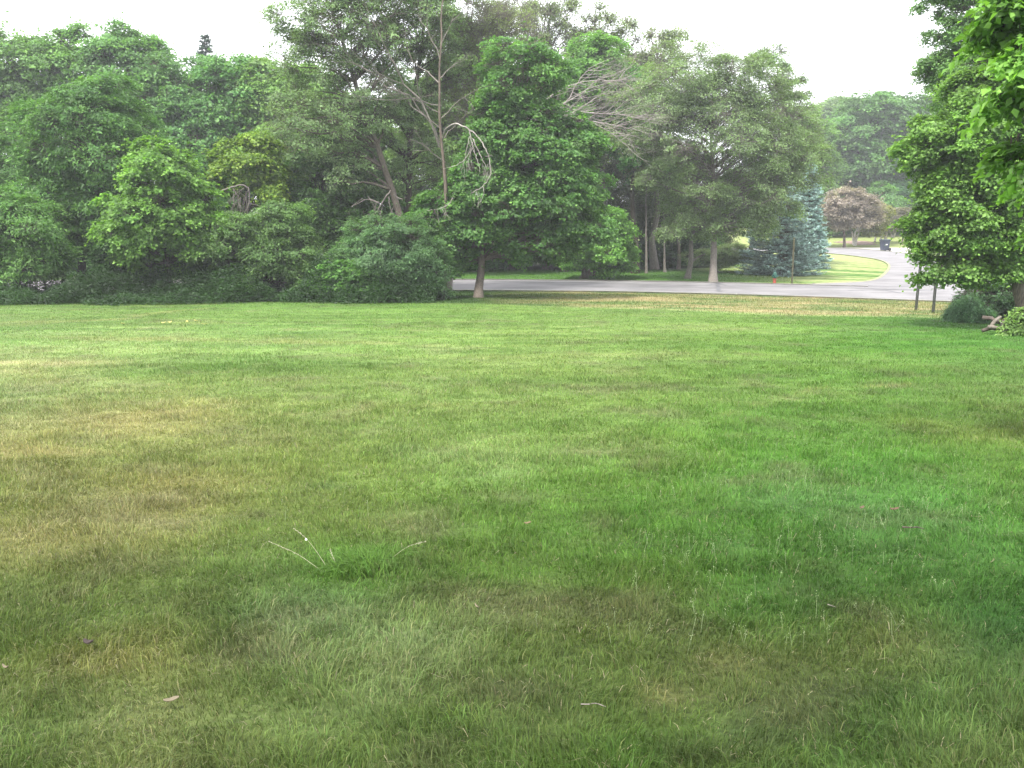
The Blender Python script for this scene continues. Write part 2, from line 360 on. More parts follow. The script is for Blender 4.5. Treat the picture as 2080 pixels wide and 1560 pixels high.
inw = smooth_poly([GR(*p) for p in inner]); outw = smooth_poly([GR(*p) for p in outer])
# close along the main road's far side, 0.3 m inside it
xr = np.linspace(outw[-1, 0], inw[0, 0], 30); back = np.c_[xr, roadc(xr) + HALF - 1.2]
def poly_sheet(name, P2, z, mat, h=0.0):
    bm = bmesh.new(); vs = [bm.verts.new((float(a), float(b), z)) for a, b in P2]
    bm.faces.new(vs); bmesh.ops.triangulate(bm, faces=bm.faces[:])
    if h:
        r = bmesh.ops.extrude_face_region(bm, geom=bm.faces[:]); 
        for e in r['geom']:
            if isinstance(e, bmesh.types.BMVert): e.co.z -= h
    o = bm_obj(name, bm, mat); return tag(o, kind='structure')
poly_sheet("side_road", np.r_[inw, outw, back], ROADZ + .026, M['asphalt'])
v, f, _, _ = ribbon("k", inw[::-1], -0.02, .14, ROADZ + .06, M['concrete'], n=2); 
M['kerb_dry'] = mat_noise("dry_kerb_edge", (0.2, 0.2, 0.12), (0.3, 0.31, 0.18), 3, 0.95, 0.2)
slab("side_road_kerb", v, f, .2, M['kerb_dry'])
ap = [(1672, 502.2), (1845, 501.6), (1868, 518), (1850, 516.4), (1800, 510), (1740, 505.2), (1676, 503.4)]
poly_sheet("driveway", [GR(*p) for p in ap], ROADZ + .034, M['concrete'])
mb = G(1742, 494); th = np.linspace(0, 2 * math.pi, 28, endpoint=False)
mr = .62 + .1 * np.sin(3 * th) + .1 * np.sin(5 * th)
bm = bmesh.new(); c0 = bm.verts.new((mb[0], mb[1], float(terr(mb[0], mb[1])) + .22)); vs = []
for rr, dz in ((1.4, .17), (2.4, .03)):
    ring = []
    for t, r0 in zip(th, mr):
        a = mb[0] + rr * r0 * math.cos(t) * 1.25; b = mb[1] + rr * r0 * math.sin(t) * 1.9
        ring.append(bm.verts.new((a, b, float(terr(a, b)) + dz)))
    vs.append(ring)
for i in range(28):
    j = (i + 1) % 28
    bm.faces.new((c0, vs[0][i], vs[0][j])); bm.faces.new((vs[0][i], vs[1][i], vs[1][j], vs[0][j]))
tag(bm_obj("mulch_bed", bm, M['mulch'], smooth=True), kind='structure')
# tar-sealed seams in the road
def seam(pxs, wd, nm="tar_seam"):
    q = [GR(*p) for p in pxs]
    rng = np.random.default_rng(int(pxs[0][0]))
    d = np.array(q); dd = np.r_[0, np.cumsum(np.linalg.norm(np.diff(d, axis=0), axis=1))]; t = np.arange(0, dd[-1], .35)
    pp = np.c_[np.interp(t, dd, d[:, 0]), np.interp(t, dd, d[:, 1])] + rng.normal(0, .035, (len(t), 2))
    tn = unit(np.gradient(pp, axis=0)); nn = np.c_[-tn[:, 1], tn[:, 0]]; ww = wd * rng.uniform(.6, 1.4, len(t))[:, None]
    a = pp + nn * ww; b = pp - nn * ww; m = len(pp); i = np.arange(m - 1)
    return np.r_[np.c_[a, np.full(m, ROADZ + .0305)], np.c_[b, np.full(m, ROADZ + .0305)]], np.c_[i, i + 1, i + m + 1, i + m]
V, Fc, o = [], [], 0
for pxs, wd in [([(1462, 574), (1458, 582), (1461, 594)], .1), ([(1300, 578), (1460, 582.5), (1700, 585), (1900, 592)], .07), ([(1000, 573), (1200, 575.5), (1300, 578)], .04),
                ([(1440, 580), (1458, 577), (1475, 581)], .07), ([(1720, 591), (1790, 590), (1830, 596)], .05), ([(1700, 580), (1850, 584), (1950, 590)], .04), ([(1785, 553), (1850, 556), (1900, 562)], .05)]:
    v, f = seam(pxs, wd); V.append(v); Fc.append(f + o); o += len(v)
tag(mesh_obj("tar_seams", np.vstack(V), np.vstack(Fc), M['tar']), kind='structure')

# ------------------------------------------------------------------ grass blades
rng = np.random.default_rng(1)
def blades(name, px_, py_, hgt, wid, lean, colr, mat, parent=None, segcurve=.5, rng=rng):
    n = len(px_); z0 = terr(px_, py_) - .004
    base = np.c_[px_, py_, z0]
    flow = vn(np.c_[px_, py_], 1.6, 71, 2) * 14 + vn(np.c_[px_, py_], 6, 72, 2) * 5
    az = flow + rng.normal(0, 1.25, n); ld = np.c_[np.cos(az), np.sin(az)]
    fa = rng.uniform(0, 2 * math.pi, n); fd = np.c_[np.cos(fa), np.sin(fa), np.zeros(n)] * (wid / 2)[:, None]
    mid = base + np.c_[ld * (hgt * lean * .35)[:, None], hgt * .6]
    tip = base + np.c_[ld * (hgt * lean)[:, None], hgt * (1 - .35 * lean)]
    V = np.stack([base - fd, base + fd, mid - fd * .8, mid + fd * .8, tip], 1).reshape(-1, 3)
    b = np.arange(n)[:, None] * 5
    T = np.concatenate([b + [0, 1, 3], b + [0, 3, 2], b + [2, 3, 4]], 1).reshape(-1, 3)
    C = np.repeat(colr, 5, 0) * np.tile([1, 1, 1, 1, 1.1], n)[:, None]
    return mesh_obj(name, V, T, mat, parent, col=C)
def sample_wedge(d0, d1, dens, rng):
    A = 0.5 * 1.25 * (d1 ** 2 - d0 ** 2); n = int(A * dens)
    d = np.sqrt(rng.uniform(d0 ** 2, d1 ** 2, n)); t = rng.uniform(-.625, .625, n)
    return t * d, d
XS, YS, HS, WS = [], [], [], []
bands = [(2.3, 3.2, 8600), (3.2, 4.2, 7400), (4.2, 5.5, 5600), (5.5, 7, 3400), (7, 9, 2400), (9, 12, 1600), (12, 16, 950), (16, 22, 520), (22, 30, 280), (30, 37, 150)]
for d0, d1, de in bands:
    a, b = sample_wedge(d0, d1, de * (1.0 if d1 < 5 else 1.45), rng); XS.append(a); YS.append(b)
    dm = math.sqrt(d0 * d1); HS.append(np.full(len(a), max(1.02 - dm * .012, .72))); WS.append(np.full(len(a), (dm / 4) ** .6 if dm > 4 else 1.))
gx, gy, hs, ws = map(np.concatenate, (XS, YS, HS, WS))
ed = np.interp(gx, EDGE[:, 0], EDGE[:, 1]); keep = gy < ed + rng.uniform(-.3, .1, len(gx)); gx, gy, hs, ws = gx[keep], gy[keep], hs[keep], ws[keep]
P = np.c_[gx, gy]; n = len(gx)
cl = vn(P, 2.6, 51, 3); cl2 = vn(P, 9, 52, 2)
hgt = (0.021 + .048 * np.clip((cl - .3) * 1.9, 0, 1.1) + .022 * cl2) * rng.uniform(.55, 1.4, n) * hs
tall = rng.random(n) < .008; hgt = np.where(tall, hgt * 1.8, hgt)
gc = lawncol(gx, gy)
tf = vn(P, 14, 53, 2); tg_ = vn(P, 4.5, 54, 2); gc = gc * (.72 + .56 * tf)[:, None] * (.82 + .36 * tg_)[:, None]
gc = gc * rng.uniform(.7, 1.34, n)[:, None] * (1 + rng.normal(0, .06, (n, 3)))
gm = gc.mean(1, keepdims=True); st = rng.random(n); dryness = np.clip(gc[:, 0] / np.maximum(gc[:, 1], 1e-4), .3, 1.3)
straw = st < .02 + .3 * np.clip(dryness - .62, 0, 1)
gc = np.where(straw[:, None], gm * np.array([1.0, .86, .5]) * 1.1 + gc * .7, gc)
gc = np.clip(gc, .005, .8)
lying = (rng.random(n) < .02 + .05 * np.clip(dryness - .6, 0, 1)) & (gy < 14)
gc[lying] = np.array([.21, .19, .12]) * rng.uniform(.6, 1.1, (lying.sum(), 1)); leanv = rng.uniform(.2, 1.15, n); leanv[lying] = rng.uniform(1.5, 2.3, lying.sum()); hgt[lying] *= .75
gr = blades("grass", gx, gy, hgt, .0034 * ws * rng.uniform(.6, 1.3, n), leanv, gc, M['blade'])
def gridcol(x_, y_):
    i_ = np.clip(np.searchsorted(xs, x_), 0, nx - 1); j_ = np.clip(np.searchsorted(ys, y_), 0, ny - 1); return col.reshape(ny, nx, 3)[j_, i_]
rv = np.random.default_rng(44); vx = rv.uniform(-4, 24, 150000); vy = rv.uniform(27, 72, 150000)
e_ = np.interp(vx, EDGE[:, 0], EDGE[:, 1]); r_c = roadc(vx)
okv = ((vy > e_ - .3) & (vy < r_c - HALF - .28)) | ((vy > r_c + HALF + .35) & (vy < 66) & (vx < 16))
vx, vy = vx[okv], vy[okv]; nv = len(vx)
vg_ = gridcol(vx + rv.normal(0, .2, nv), vy + rv.normal(0, .2, nv)) * rv.uniform(.7, 1.5, (nv, 1))
vgo = blades("verge_grass", vx, vy, rv.uniform(.03, .1, nv), rv.uniform(.008, .02, nv), rv.uniform(.3, 1.2, nv), vg_, M['blade'], rng=rv)
tag(vgo, "dry uneven verge grass along both sides of the road", "grass", kind='stuff')
tag(gr, "short mown lawn grass mottled lush green and straw yellow", "grass", kind='stuff')

# ------------------------------------------------------------------ branches and leaves
def tube(path, radii, sides=9, rough=0.0, seed=0):
    path = np.asarray(path, float); m = len(path); tn = unit(np.gradient(path, axis=0))
    ref = np.array([1.0, 0.13, 0.07]) if abs(tn[0][0]) < .8 else np.array([0, 1.0, .1])
    u = unit(np.cross(tn, ref)); v = np.cross(tn, u); a = np.linspace(0, 2 * math.pi, sides, endpoint=False)
    rg = np.random.default_rng(seed); rr = np.asarray(radii)[:, None] * (1 + rough * rg.normal(0, 1, (m, sides)))
    V = path[:, None] + u[:, None] * (np.cos(a) * rr)[..., None] + v[:, None] * (np.sin(a) * rr)[..., None]
    i = np.arange(m - 1)[:, None] * sides; j = np.arange(sides)[None]; k = (j + 1) % sides
    Fq = np.stack([i + j, i + k, i + sides + k, i + sides + j], -1).reshape(-1, 4)
    return V.reshape(-1, 3), Fq
def frusta(p0, p1, r0, r1, sides=4):
    t = unit(p1 - p0); ref = np.where(np.abs(t[:, 2:3]) > .9, np.array([[1., 0, 0]]), np.array([[0, 0, 1.]]))
    u = unit(np.cross(t, ref)); v = np.cross(t, u); a = np.linspace(0, 2 * math.pi, sides, endpoint=False)
    ring = u[:, None] * np.cos(a)[None, :, None] + v[:, None] * np.sin(a)[None, :, None]
    A = p0[:, None] + ring * np.asarray(r0)[:, None, None]; B = p1[:, None] + ring * np.asarray(r1)[:, None, None]
    V = np.concatenate([A, B], 1).reshape(-1, 3); n = len(p0); b = (np.arange(n) * 2 * sides)[:, None]; j = np.arange(sides)[None]; k = (j + 1) % sides
    return V, np.stack([b + j, b + k, b + sides + k, b + sides + j], -1).reshape(-1, 4)
class Acc:
    def __init__(s): s.V = []; s.F = []; s.o = 0
    def add(s, VF):
        v, f = VF
        if len(v) == 0: return
        s.V.append(v); s.F.append(f + s.o); s.o += len(v)
    def build(s, name, mat, parent=None, smooth=True, **k): return mesh_obj(name, np.vstack(s.V), np.vstack(s.F), mat, parent, smooth=smooth, **k)
def curve_pts(a, b, n, sag, rg, wob=.06):
    t = np.linspace(0, 1, n)[:, None]; L = np.linalg.norm(b - a)
    p = a * (1 - t) + b * t; p[:, 2] += (np.sin(t[:, 0] * math.pi) * sag * L)
    wv = rg.normal(0, wob * L, (n, 3)); wv[0] = 0; wv[-1] = 0; return p + wv * .5
def leaf_mesh(name, c, nrm, ax, size, aspect, colr, mat, parent, fold=.25, rg=None):
    n = len(c); nrm = unit(nrm); ax = ax - (ax * nrm).sum(1, keepdims=True) * nrm; ax = unit(ax); sd = np.cross(nrm, ax)
    L = size[:, None]; Wd = (size * aspect)[:, None]
    V = np.stack([c - ax * L * .5, c + sd * Wd * .5 + nrm * Wd * fold - ax * L * .02, c + ax * L * .5, c - sd * Wd * .5 + nrm * Wd * fold - ax * L * .02], 1).reshape(-1, 3)
    b = np.arange(n)[:, None] * 4; T = np.concatenate([b + [0, 2, 1], b + [0, 3, 2]], 1).reshape(-1, 3)
    return mesh_obj(name, V, T, mat, parent, col=np.repeat(np.clip(colr, .004, .9), 4, 0))

def boost(c):
    c = np.array(c); m_ = c.mean(); c = m_ + (c - m_) * 1.05; return np.clip(c * np.array([1.40, 1.30, 1.04]), .01, .6) if c[1] > c[0] * 1.05 else c
def tree(name, label, lobes, base, trunk=None, tr=.15, nleaf=40000, leaf=.11, aspect=.75, colr=(.05, .12, .035), tipcol=None, D=40, seed=1,
         boughs=14, bough_r=.42, sprays=22, spray_r=.28, flat=.45, droop=.35, upn=.9, bark='bark', cat='tree', group=None, extra=None,
         twig=.006, limb_k=.35, inner=.15, valvar=.18, twigs=0, sparse=0.0, crown='crown', ground_px=None, shoots=.7, jit=.95):
    """lobes: (px,py,rx,ry[,dD]) outline of each main mass at distance D; base: px of the trunk foot"""
    rg = np.random.default_rng(seed)
    bx = base[0] if isinstance(base, tuple) else base; bD = base[1] if isinstance(base, tuple) else D
    X0 = (bx - 1040) / FPX * (bD / CP) if ground_px is None else 0
    # foot: where that pixel column meets the ground at distance bD
    fx = (bx - 1040) / FPX; zz = float(terr(fx * bD, bD)); s = 1.0
    for _ in range(4):
        b_ = ((zz - CAMZ) / (bD)) ; b = (b_ * CP + SP) / (CP - b_ * SP); X0 = fx * bD / (CP + b * SP); zz = float(terr(X0, bD))
    foot = np.array([X0, bD, zz])
    root = empty(name, foot, label, cat, group)
    acc = Acc()
    Ls = []
    for l in lobes:
        dD = l[4] if len(l) > 4 else 0; c = W(l[0], l[1], D + dD); sc_ = (D + dD) / FPX * 1.02
        rx, rz = l[2] * sc_, l[3] * sc_; ry = l[5] if len(l) > 5 else min(rx, rz * 1.6) * .95
        Ls.append((c, np.array([rx, ry, rz])))
    if trunk is None:
        top = Ls[0][0].copy(); top[2] += Ls[0][1][2] * .3
        tp = curve_pts(foot - [0, 0, .1], top, 9, 0, rg, .03)
    else:
        tp = np.array([foot - [0, 0, .1]] + [W(t[0], t[1], D + (t[2] if len(t) > 2 else 0)) for t in trunk])
        dd = np.r_[0, np.cumsum(np.linalg.norm(np.diff(tp, axis=0), axis=1))]; t = np.linspace(0, dd[-1], 16)
        tp = np.c_[[np.interp(t, dd, tp[:, i]) for i in range(3)]].T; tp[1:-1] += rg.normal(0, tr * .12, (14, 3))
    tt = np.linspace(0, 1, len(tp)); rad = tr * (1 - .82 * tt) * (1 + .5 * np.exp(-tt * 22))
    acc.add(tube(tp, rad, 10, .05, seed))
    vol = np.array([np.prod(r) ** (2 / 3) for _, r in Ls]); vol /= vol.sum()
    SC, SO, SW, BOI = [], [], [], []
    lowz = min(min(c[2] - r[2] * .6 for c, r in Ls), tp[-4][2])
    for li, (c, r) in enumerate(Ls):
        nb = max(3, int(round(boughs * len(Ls) * vol[li])))
        # boughs on a sunflower shell so they cover evenly
        i = np.arange(nb) + .5; ph = np.arccos(1 - 1.82 * i / nb); th = math.pi * (1 + 5 ** .5) * i + rg.uniform(0, 6)
        d = np.c_[np.cos(th) * np.sin(ph), np.sin(th) * np.sin(ph), np.cos(ph)] + rg.normal(0, .16, (nb, 3)); d = unit(d)
        bc = c + d * r * rg.uniform(jit * .5, jit, nb)[:, None]
        br = (np.cbrt(np.prod(r)) * bough_r) * rg.uniform(.55, 1.35, nb)
        for b in range(nb):
            # limb from the trunk
            kmin = max(1, int(np.argmax(tp[:, 2] > lowz)))
            hz = bc[b][2] - np.linalg.norm((bc[b] - tp[-1])[:2]) * .55
            k = max(int(np.argmin(np.abs(tp[1:-2, 2] - hz))) + 1, kmin)
            pts = curve_pts(tp[k], bc[b], 6, .07, rg, .05)
            r0 = min(rad[k] * .6, tr * limb_k) * rg.uniform(.5, 1); rr = np.linspace(r0, max(r0 * .2, twig * 1.5), 6)
            acc.add(frusta(pts[:-1], pts[1:], rr[:-1], rr[1:], 5))
            ns = max(4, int(sprays * rg.uniform(.7, 1.3)))
            sd = unit(rg.normal(0, 1, (ns, 3)) + unit(d[b] + [0, 0, .35]) * .75)
            rad_s = br[b] * rg.uniform(.45, 1.0, ns)[:, None] ** .6
            scn = bc[b] + sd * rad_s * np.array([1.15, 1.15, .8])
            SC.append(scn); SO.append(unit(sd * .6 + d[b])); SW.append(np.full(ns, rg.uniform(.75, 1.25))); BOI.append(np.full(ns, rg.normal(0, 1)))
            tw = np.repeat(bc[b][None], ns, 0) + rg.normal(0, br[b] * .12, (ns, 3)); md = (tw + scn) / 2 + rg.normal(0, .05, (ns, 3)) + [0, 0, .05]
            acc.add(frusta(tw, md, np.full(ns, twig * 2), np.full(ns, twig * 1.4), 3)); acc.add(frusta(md, scn, np.full(ns, twig * 1.4), np.full(ns, twig * .6), 3))
            if shoots and d[b][2] > -.35:
                for _ in range(rg.poisson(shoots)):
                    sdir = unit(d[b] * [1, 1, .6] + rg.normal(0, .35, 3) + [0, 0, .55]); q0 = bc[b] + sdir * br[b] * .7; Ls_ = br[b] * rg.uniform(.5, 1.5); kq = max(2, int(Ls_ / (spray_r * .8)))
                    qq = q0 + sdir * (np.linspace(.25, 1, kq) * Ls_)[:, None] + rg.normal(0, .03, (kq, 3))
                    acc.add(frusta(np.vstack([q0, qq[:-1]]), qq, np.full(kq, twig * 1.4), np.full(kq, twig), 3))
                    SC.append(qq); SO.append(np.repeat(sdir[None], kq, 0)); SW.append(np.linspace(1, .35, kq) * .8); BOI.append(np.full(kq, .6))
            if twigs:
                s0 = np.repeat(scn, twigs, 0); e = s0 + unit(rg.normal(0, 1, s0.shape) + np.repeat(unit(sd * .6 + d[b]), twigs, 0) + [0, 0, .2]) * rg.uniform(.25, .9, (len(s0), 1)) * spray_r * 2.2
                acc.add(frusta(np.repeat(md, twigs, 0), e, np.full(len(s0), twig * 1.1), np.full(len(s0), twig * .5), 3))
    SC = np.vstack(SC); SO = np.vstack(SO); SW = np.concatenate(SW); BO = np.concatenate(BOI)
    acc.build('trunk', M[bark], root)
    ns = len(SC)
    if sparse: kp = rg.random(ns) > sparse; SC, SO, SW, BO = SC[kp], SO[kp], SW[kp], BO[kp]; ns = len(SC)
    wgt = rg.uniform(.4, 1.6, ns) * SW ** 2; wgt /= wgt.sum(); cnt = rg.multinomial(nleaf, wgt); idx = np.repeat(np.arange(ns), cnt); n = len(idx)
    sr = spray_r * rg.uniform(.7, 1.3, ns) * SW
    loc = rg.normal(0, .5, (n, 3)) * [1, 1, flat]
    o = SO[idx]; oh = unit(o * [1, 1, .3]); along = (loc * oh).sum(1); loc = loc + oh * .25; loc[:, 2] -= droop * np.maximum(along, 0) ** 1.3
    pos = SC[idx] + loc * sr[idx][:, None]
    up = np.array([0, 0, 1.]); nrm = up * upn + o * .55 + rg.normal(0, .45, (n, 3))
    ax = oh + rg.normal(0, .7, (n, 3)) - [0, 0, droop]
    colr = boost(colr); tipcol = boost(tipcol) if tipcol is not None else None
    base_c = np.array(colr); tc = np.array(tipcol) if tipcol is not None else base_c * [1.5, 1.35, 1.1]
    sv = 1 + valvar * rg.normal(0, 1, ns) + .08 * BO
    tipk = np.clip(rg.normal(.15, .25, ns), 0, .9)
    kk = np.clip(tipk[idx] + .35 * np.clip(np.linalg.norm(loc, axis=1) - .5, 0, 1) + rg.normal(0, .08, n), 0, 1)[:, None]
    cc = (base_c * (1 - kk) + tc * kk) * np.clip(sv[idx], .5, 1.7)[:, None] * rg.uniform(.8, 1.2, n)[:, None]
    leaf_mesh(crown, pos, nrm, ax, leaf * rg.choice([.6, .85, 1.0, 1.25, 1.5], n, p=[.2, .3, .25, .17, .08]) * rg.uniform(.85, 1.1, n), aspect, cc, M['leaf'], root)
    return root

def conifer(name, label, px, D, top_py, half_w_px, nleaf=60000, colr=(.13, .23, .23), seed=5, cat='spruce tree', bark='bark_dark', group=None, tiers=26, needle=.12, skirt=.12, pw=.72):
    rg = np.random.default_rng(seed)
    zz = float(terr((px - 1040) / FPX * D, D)); fx = (px - 1040) / FPX
    b_ = (zz - CAMZ) / D; b = (b_ * CP + SP) / (CP - b_ * SP); X0 = fx * D / (CP + b * SP)
    foot = np.array([X0, D, float(terr(X0, D))]); top = W(px, top_py, D); H = top[2] - foot[2]; Rb = half_w_px / FPX * D
    root = empty(name, foot, label, cat, group); acc = Acc()
    tp = np.linspace(foot - [0, 0, .1], [foot[0], foot[1], foot[2] + H], 10); acc.add(tube(tp, np.linspace(H * .022, .01, 10), 8))
    C, O, S = [], [], []
    for k in range(tiers):
        t = (k + .3) / tiers; h = skirt * .4 + (H - .2) * t ** 1.05; R_ = Rb * (1 - t) ** pw * (1.0 if t > .06 else .9) + .06
        nb = int(9 + 7 * (1 - t)); th = rg.uniform(0, 6.28) + np.arange(nb) * 6.283 / nb + rg.normal(0, .15, nb)
        for a in th:
            L = R_ * rg.uniform(.78, 1.1); d = np.array([math.cos(a), math.sin(a), 0]); m = 7; u = np.linspace(0, 1, m)
            pts = np.array([foot[0], foot[1], foot[2] + h + rg.normal(0, H / tiers * .35)]) + d[None] * (u * L)[:, None]
            pts[:, 2] += L * (.18 * (1 - t) * (-u * 1.4 + u ** 3 * 1.3) + .25 * t * u) + rg.normal(0, .04)
            rr = np.linspace(.022, .005, m); acc.add(frusta(pts[:-1], pts[1:], rr[:-1], rr[1:], 4))
            nn = max(4, int(L * 9)); uu = rg.uniform(.18, 1, nn) ** .8; q = np.c_[[np.interp(uu, u, pts[:, i]) for i in range(3)]].T
            sdw = np.array([-d[1], d[0], 0]); wd = (.13 + .32 * (1 - uu) * L * .45)
            off = rg.uniform(-1, 1, nn) * wd; q = q + sdw * off[:, None]; q[:, 2] -= np.abs(off) * .15
            C.append(q); O.append(unit(d[None] + sdw[None] * np.sign(off)[:, None] * .6)); S.append(rg.normal(1, .16, nn))
    acc.build('trunk', M[bark], root)
    C = np.vstack(C); O = np.vstack(O); S = np.concatenate(S); ns = len(C); idx = rg.integers(0, ns, nleaf); n = nleaf
    al = rg.uniform(-.5, .8, n)[:, None]; pos = C[idx] + O[idx] * al * .22 + rg.normal(0, .03, (n, 3)); pos[:, 2] -= .02
    ax = O[idx] + rg.normal(0, .45, (n, 3)); nrm = np.array([0, 0, 1.]) + rg.normal(0, .4, (n, 3)); 
    kk = np.clip(al * .6 + .4, 0, 1); cc = (np.array(colr) * (.65 + .6 * kk)) * np.clip(S[idx], .5, 1.5)[:, None] * rg.uniform(.8, 1.2, n)[:, None]
    leaf_mesh('foliage', pos, nrm, ax, needle * rg.uniform(.7, 1.2, n), .3, cc, M['needle'], root, fold=.1)
    return root

GREEN = (.042, .115, .028); DKGREEN = (.026, .085, .03); BLUEG = (.045, .10, .05); YEL = (.105, .20, .03); LIME = (.08, .17, .035); GREY = (.085, .125, .055)
# --- hedge of small trees at the left end of the lawn
tree('small_ash_tree', "small drooping pale green tree at the far left edge of the lawn", [(30, 470, 85, 60), (60, 530, 75, 42), (0, 540, 60, 45), (25, 430, 45, 35)], 40, D=37.5, seed=11,
     tr=.11, nleaf=42000, leaf=.14, aspect=.38, colr=(0.058, 0.139, 0.042), tipcol=(0.114, 0.221, 0.074), boughs=14, spray_r=.34, droop=.7, bark='bark_dark')
tree('walnut_tree', "large dark blue-green tree with drooping boughs behind the small pale tree at left", [(190, 290, 105, 110), (110, 400, 90, 80), (230, 420, 85, 70), (150, 485, 90, 40), (250, 495, 60, 35), (40, 330, 70, 70, 2), (200, 200, 60, 50)], 160, D=41, seed=12,
     trunk=[(165, 560), (175, 450), (185, 330), (195, 230)], tr=.2, nleaf=130000, leaf=.15, aspect=.4, colr=(0.044, 0.114, 0.039), tipcol=(0.083, 0.174, 0.048), boughs=24, bough_r=.34, spray_r=.34, droop=.45, bark='bark_dark')
tree('young_maple_tree', "bright yellow-green young maple in front of the dark hedge", [(330, 365, 72, 60), (340, 450, 100, 62), (400, 480, 62, 50), (280, 470, 55, 50), (330, 520, 90, 36), (320, 320, 35, 30)], 345, D=38, seed=13,
     trunk=[(343, 560), (335, 480), (330, 380), (325, 310)], tr=.1, nleaf=75000, leaf=.12, aspect=.9, colr=(0.064, 0.146, 0.036), tipcol=(0.125, 0.237, 0.059), boughs=16, bough_r=.36, spray_r=.26, bark='bark_dark', shoots=1.6, jit=1.05)
tree('vine_covered_tree', "slim tree draped in yellow-green vines around a bare brown branch", [(500, 340, 60, 45), (460, 330, 30, 40), (545, 375, 35, 55), (455, 400, 30, 50), (520, 300, 40, 30)], 505, D=42.5, seed=14,
     trunk=[(505, 560), (500, 440), (500, 340)], tr=.13, nleaf=42000, leaf=.12, aspect=.8, colr=(0.071, 0.142, 0.032), tipcol=(0.168, 0.248, 0.049), boughs=12, spray_r=.26, droop=.8, bark='bark')
tree('honeysuckle_bush', "dense grey-green bush right of the yellow-green young maple", [(500, 500, 85, 62), (570, 510, 80, 70), (560, 450, 60, 40), (630, 560, 60, 40), (470, 560, 70, 35), (540, 570, 90, 35)], 550, D=38.5, seed=15, cat='bush',
     tr=.07, nleaf=85000, leaf=.085, aspect=.6, colr=(0.061, 0.124, 0.050), tipcol=(0.102, 0.183, 0.068), boughs=16, bough_r=.36, spray_r=.24, bark='bark_dark')
tree('ivy_bush', "low bright green leafy bush between the two big grey-green bushes", [(700, 565, 50, 35), (660, 580, 45, 25), (740, 580, 45, 24)], 700, D=37.3, seed=16, cat='bush',
     tr=.05, nleaf=26000, leaf=.1, aspect=.8, colr=(0.054, 0.133, 0.041), boughs=12, spray_r=.2, bark='bark_dark')
tree('willow_bush', "rounded blue-green bush with fine foliage left of the big maple", [(790, 500, 85, 62), (850, 540, 60, 60), (730, 520, 50, 50), (800, 570, 95, 34), (880, 580, 30, 25)], 800, D=38.2, seed=17, cat='bush',
     tr=.07, nleaf=95000, leaf=.085, aspect=.5, colr=(0.056, 0.122, 0.062), tipcol=(0.097, 0.179, 0.097), boughs=16, bough_r=.36, spray_r=.24, bark='bark_dark')
tree('shade_tree', "very dark leafy tree in the gap behind the bushes, left of the leaning trunk", [(650, 400, 90, 70), (690, 480, 80, 60), (610, 440, 60, 60), (640, 340, 60, 40), (740, 410, 50, 60)], 670, D=45, seed=18,
     tr=.13, nleaf=70000, leaf=.12, aspect=.7, colr=(0.037, 0.088, 0.029), tipcol=(0.062, 0.138, 0.035), boughs=14, spray_r=.32, bark='bark_dark')
tree('hedge_filler_tree', "dark bushy tree low in the hedge between the vine-covered tree and the young maple", [(430, 450, 60, 80), (400, 400, 60, 70), (440, 530, 70, 45)], 430, D=42, seed=19,
     tr=.1, nleaf=50000, leaf=.12, aspect=.6, colr=(0.046, 0.110, 0.046), boughs=14, spray_r=.32, bark='bark_dark')
for i, (px, D_, h_, lab) in enumerate([(95, 40, 500, "thin dark stem nearest the drooping pale tree"), (122, 41.5, 490, "second thin dark stem from the drooping pale tree"), (205, 40.5, 480, "thin dark stem standing between the walnut trunk and the young maple"), (238, 39.5, 500, "leaning dark stem close on the left of the young maple"), (268, 42, 490, "thin dark stem directly behind the left side of the young maple"), (400, 41, 500, "thin dark stem right of the young maple trunk"), (300, 43.5, 470, "stout dark stem set back behind the young maple")]):
    tree('sapling', lab, [(px + 4, h_, 34, 26), (px - 10, h_ + 30, 30, 20)], (px, D_), D=D_, seed=130 + i, trunk=[(px + (6 if i % 2 else -5), 560), (px + (12 if i == 3 else 2), h_)], tr=.05 + .012 * (i % 3), nleaf=9000, leaf=.11, colr=(.03, .08, .03), boughs=9, sprays=12, spray_r=.24, bark='bark_dark', group='saplings in the shade of the hedge')
# --- tall wood across the road at the left
WG = 'tall trees of the wood across the road'
def back(name, label, lobes, base, seed, colr, tip=None, D=62, n=80000, leaf=.2, **k):
    return tree(name, label, lobes, (base, D), D=D, seed=seed, tr=.26, nleaf=n, leaf=leaf, aspect=.65, colr=colr, tipcol=tip, group=WG, shoots=1.5, boughs=k.pop('boughs', 16), spray_r=k.pop('spray_r', .55), twig=.012, bark=k.pop('bark', 'bark'), **k)
back('tall_tree', "tall light green tree at the left end of the wood, above the drooping pale tree", [(60, 160, 85, 75), (20, 260, 80, 90), (110, 250, 70, 80), (120, 120, 40, 40)], 60, 21, (0.076, 0.162, 0.060), (0.125, 0.232, 0.082))
back('tall_tree', "tall broad green tree whose thin uneven top stands highest left of the spruce tip", [(270, 150, 80, 60), (200, 180, 70, 60), (330, 210, 80, 80), (260, 260, 90, 80), (215, 100, 45, 45), (290, 95, 35, 35)], 260, 22, (0.071, 0.162, 0.066), (0.113, 0.221, 0.081))
back('tall_tree', "spreading mid green tree below the spruce tip with a branch forking through its crown", [(430, 200, 90, 70), (500, 260, 80, 70), (400, 280, 90, 80), (470, 340, 90, 60), (460, 145, 45, 30)], 440, 23, (0.059, 0.150, 0.059), (0.101, 0.209, 0.074))
back('tall_tree', "bright yellowish green round-topped tree right of the spruce tip", [(560, 200, 80, 60), (620, 230, 60, 70), (520, 160, 45, 30), (590, 300, 80, 60), (640, 170, 40, 35)], 575, 24, (0.094, 0.186, 0.068), (0.149, 0.256, 0.090))
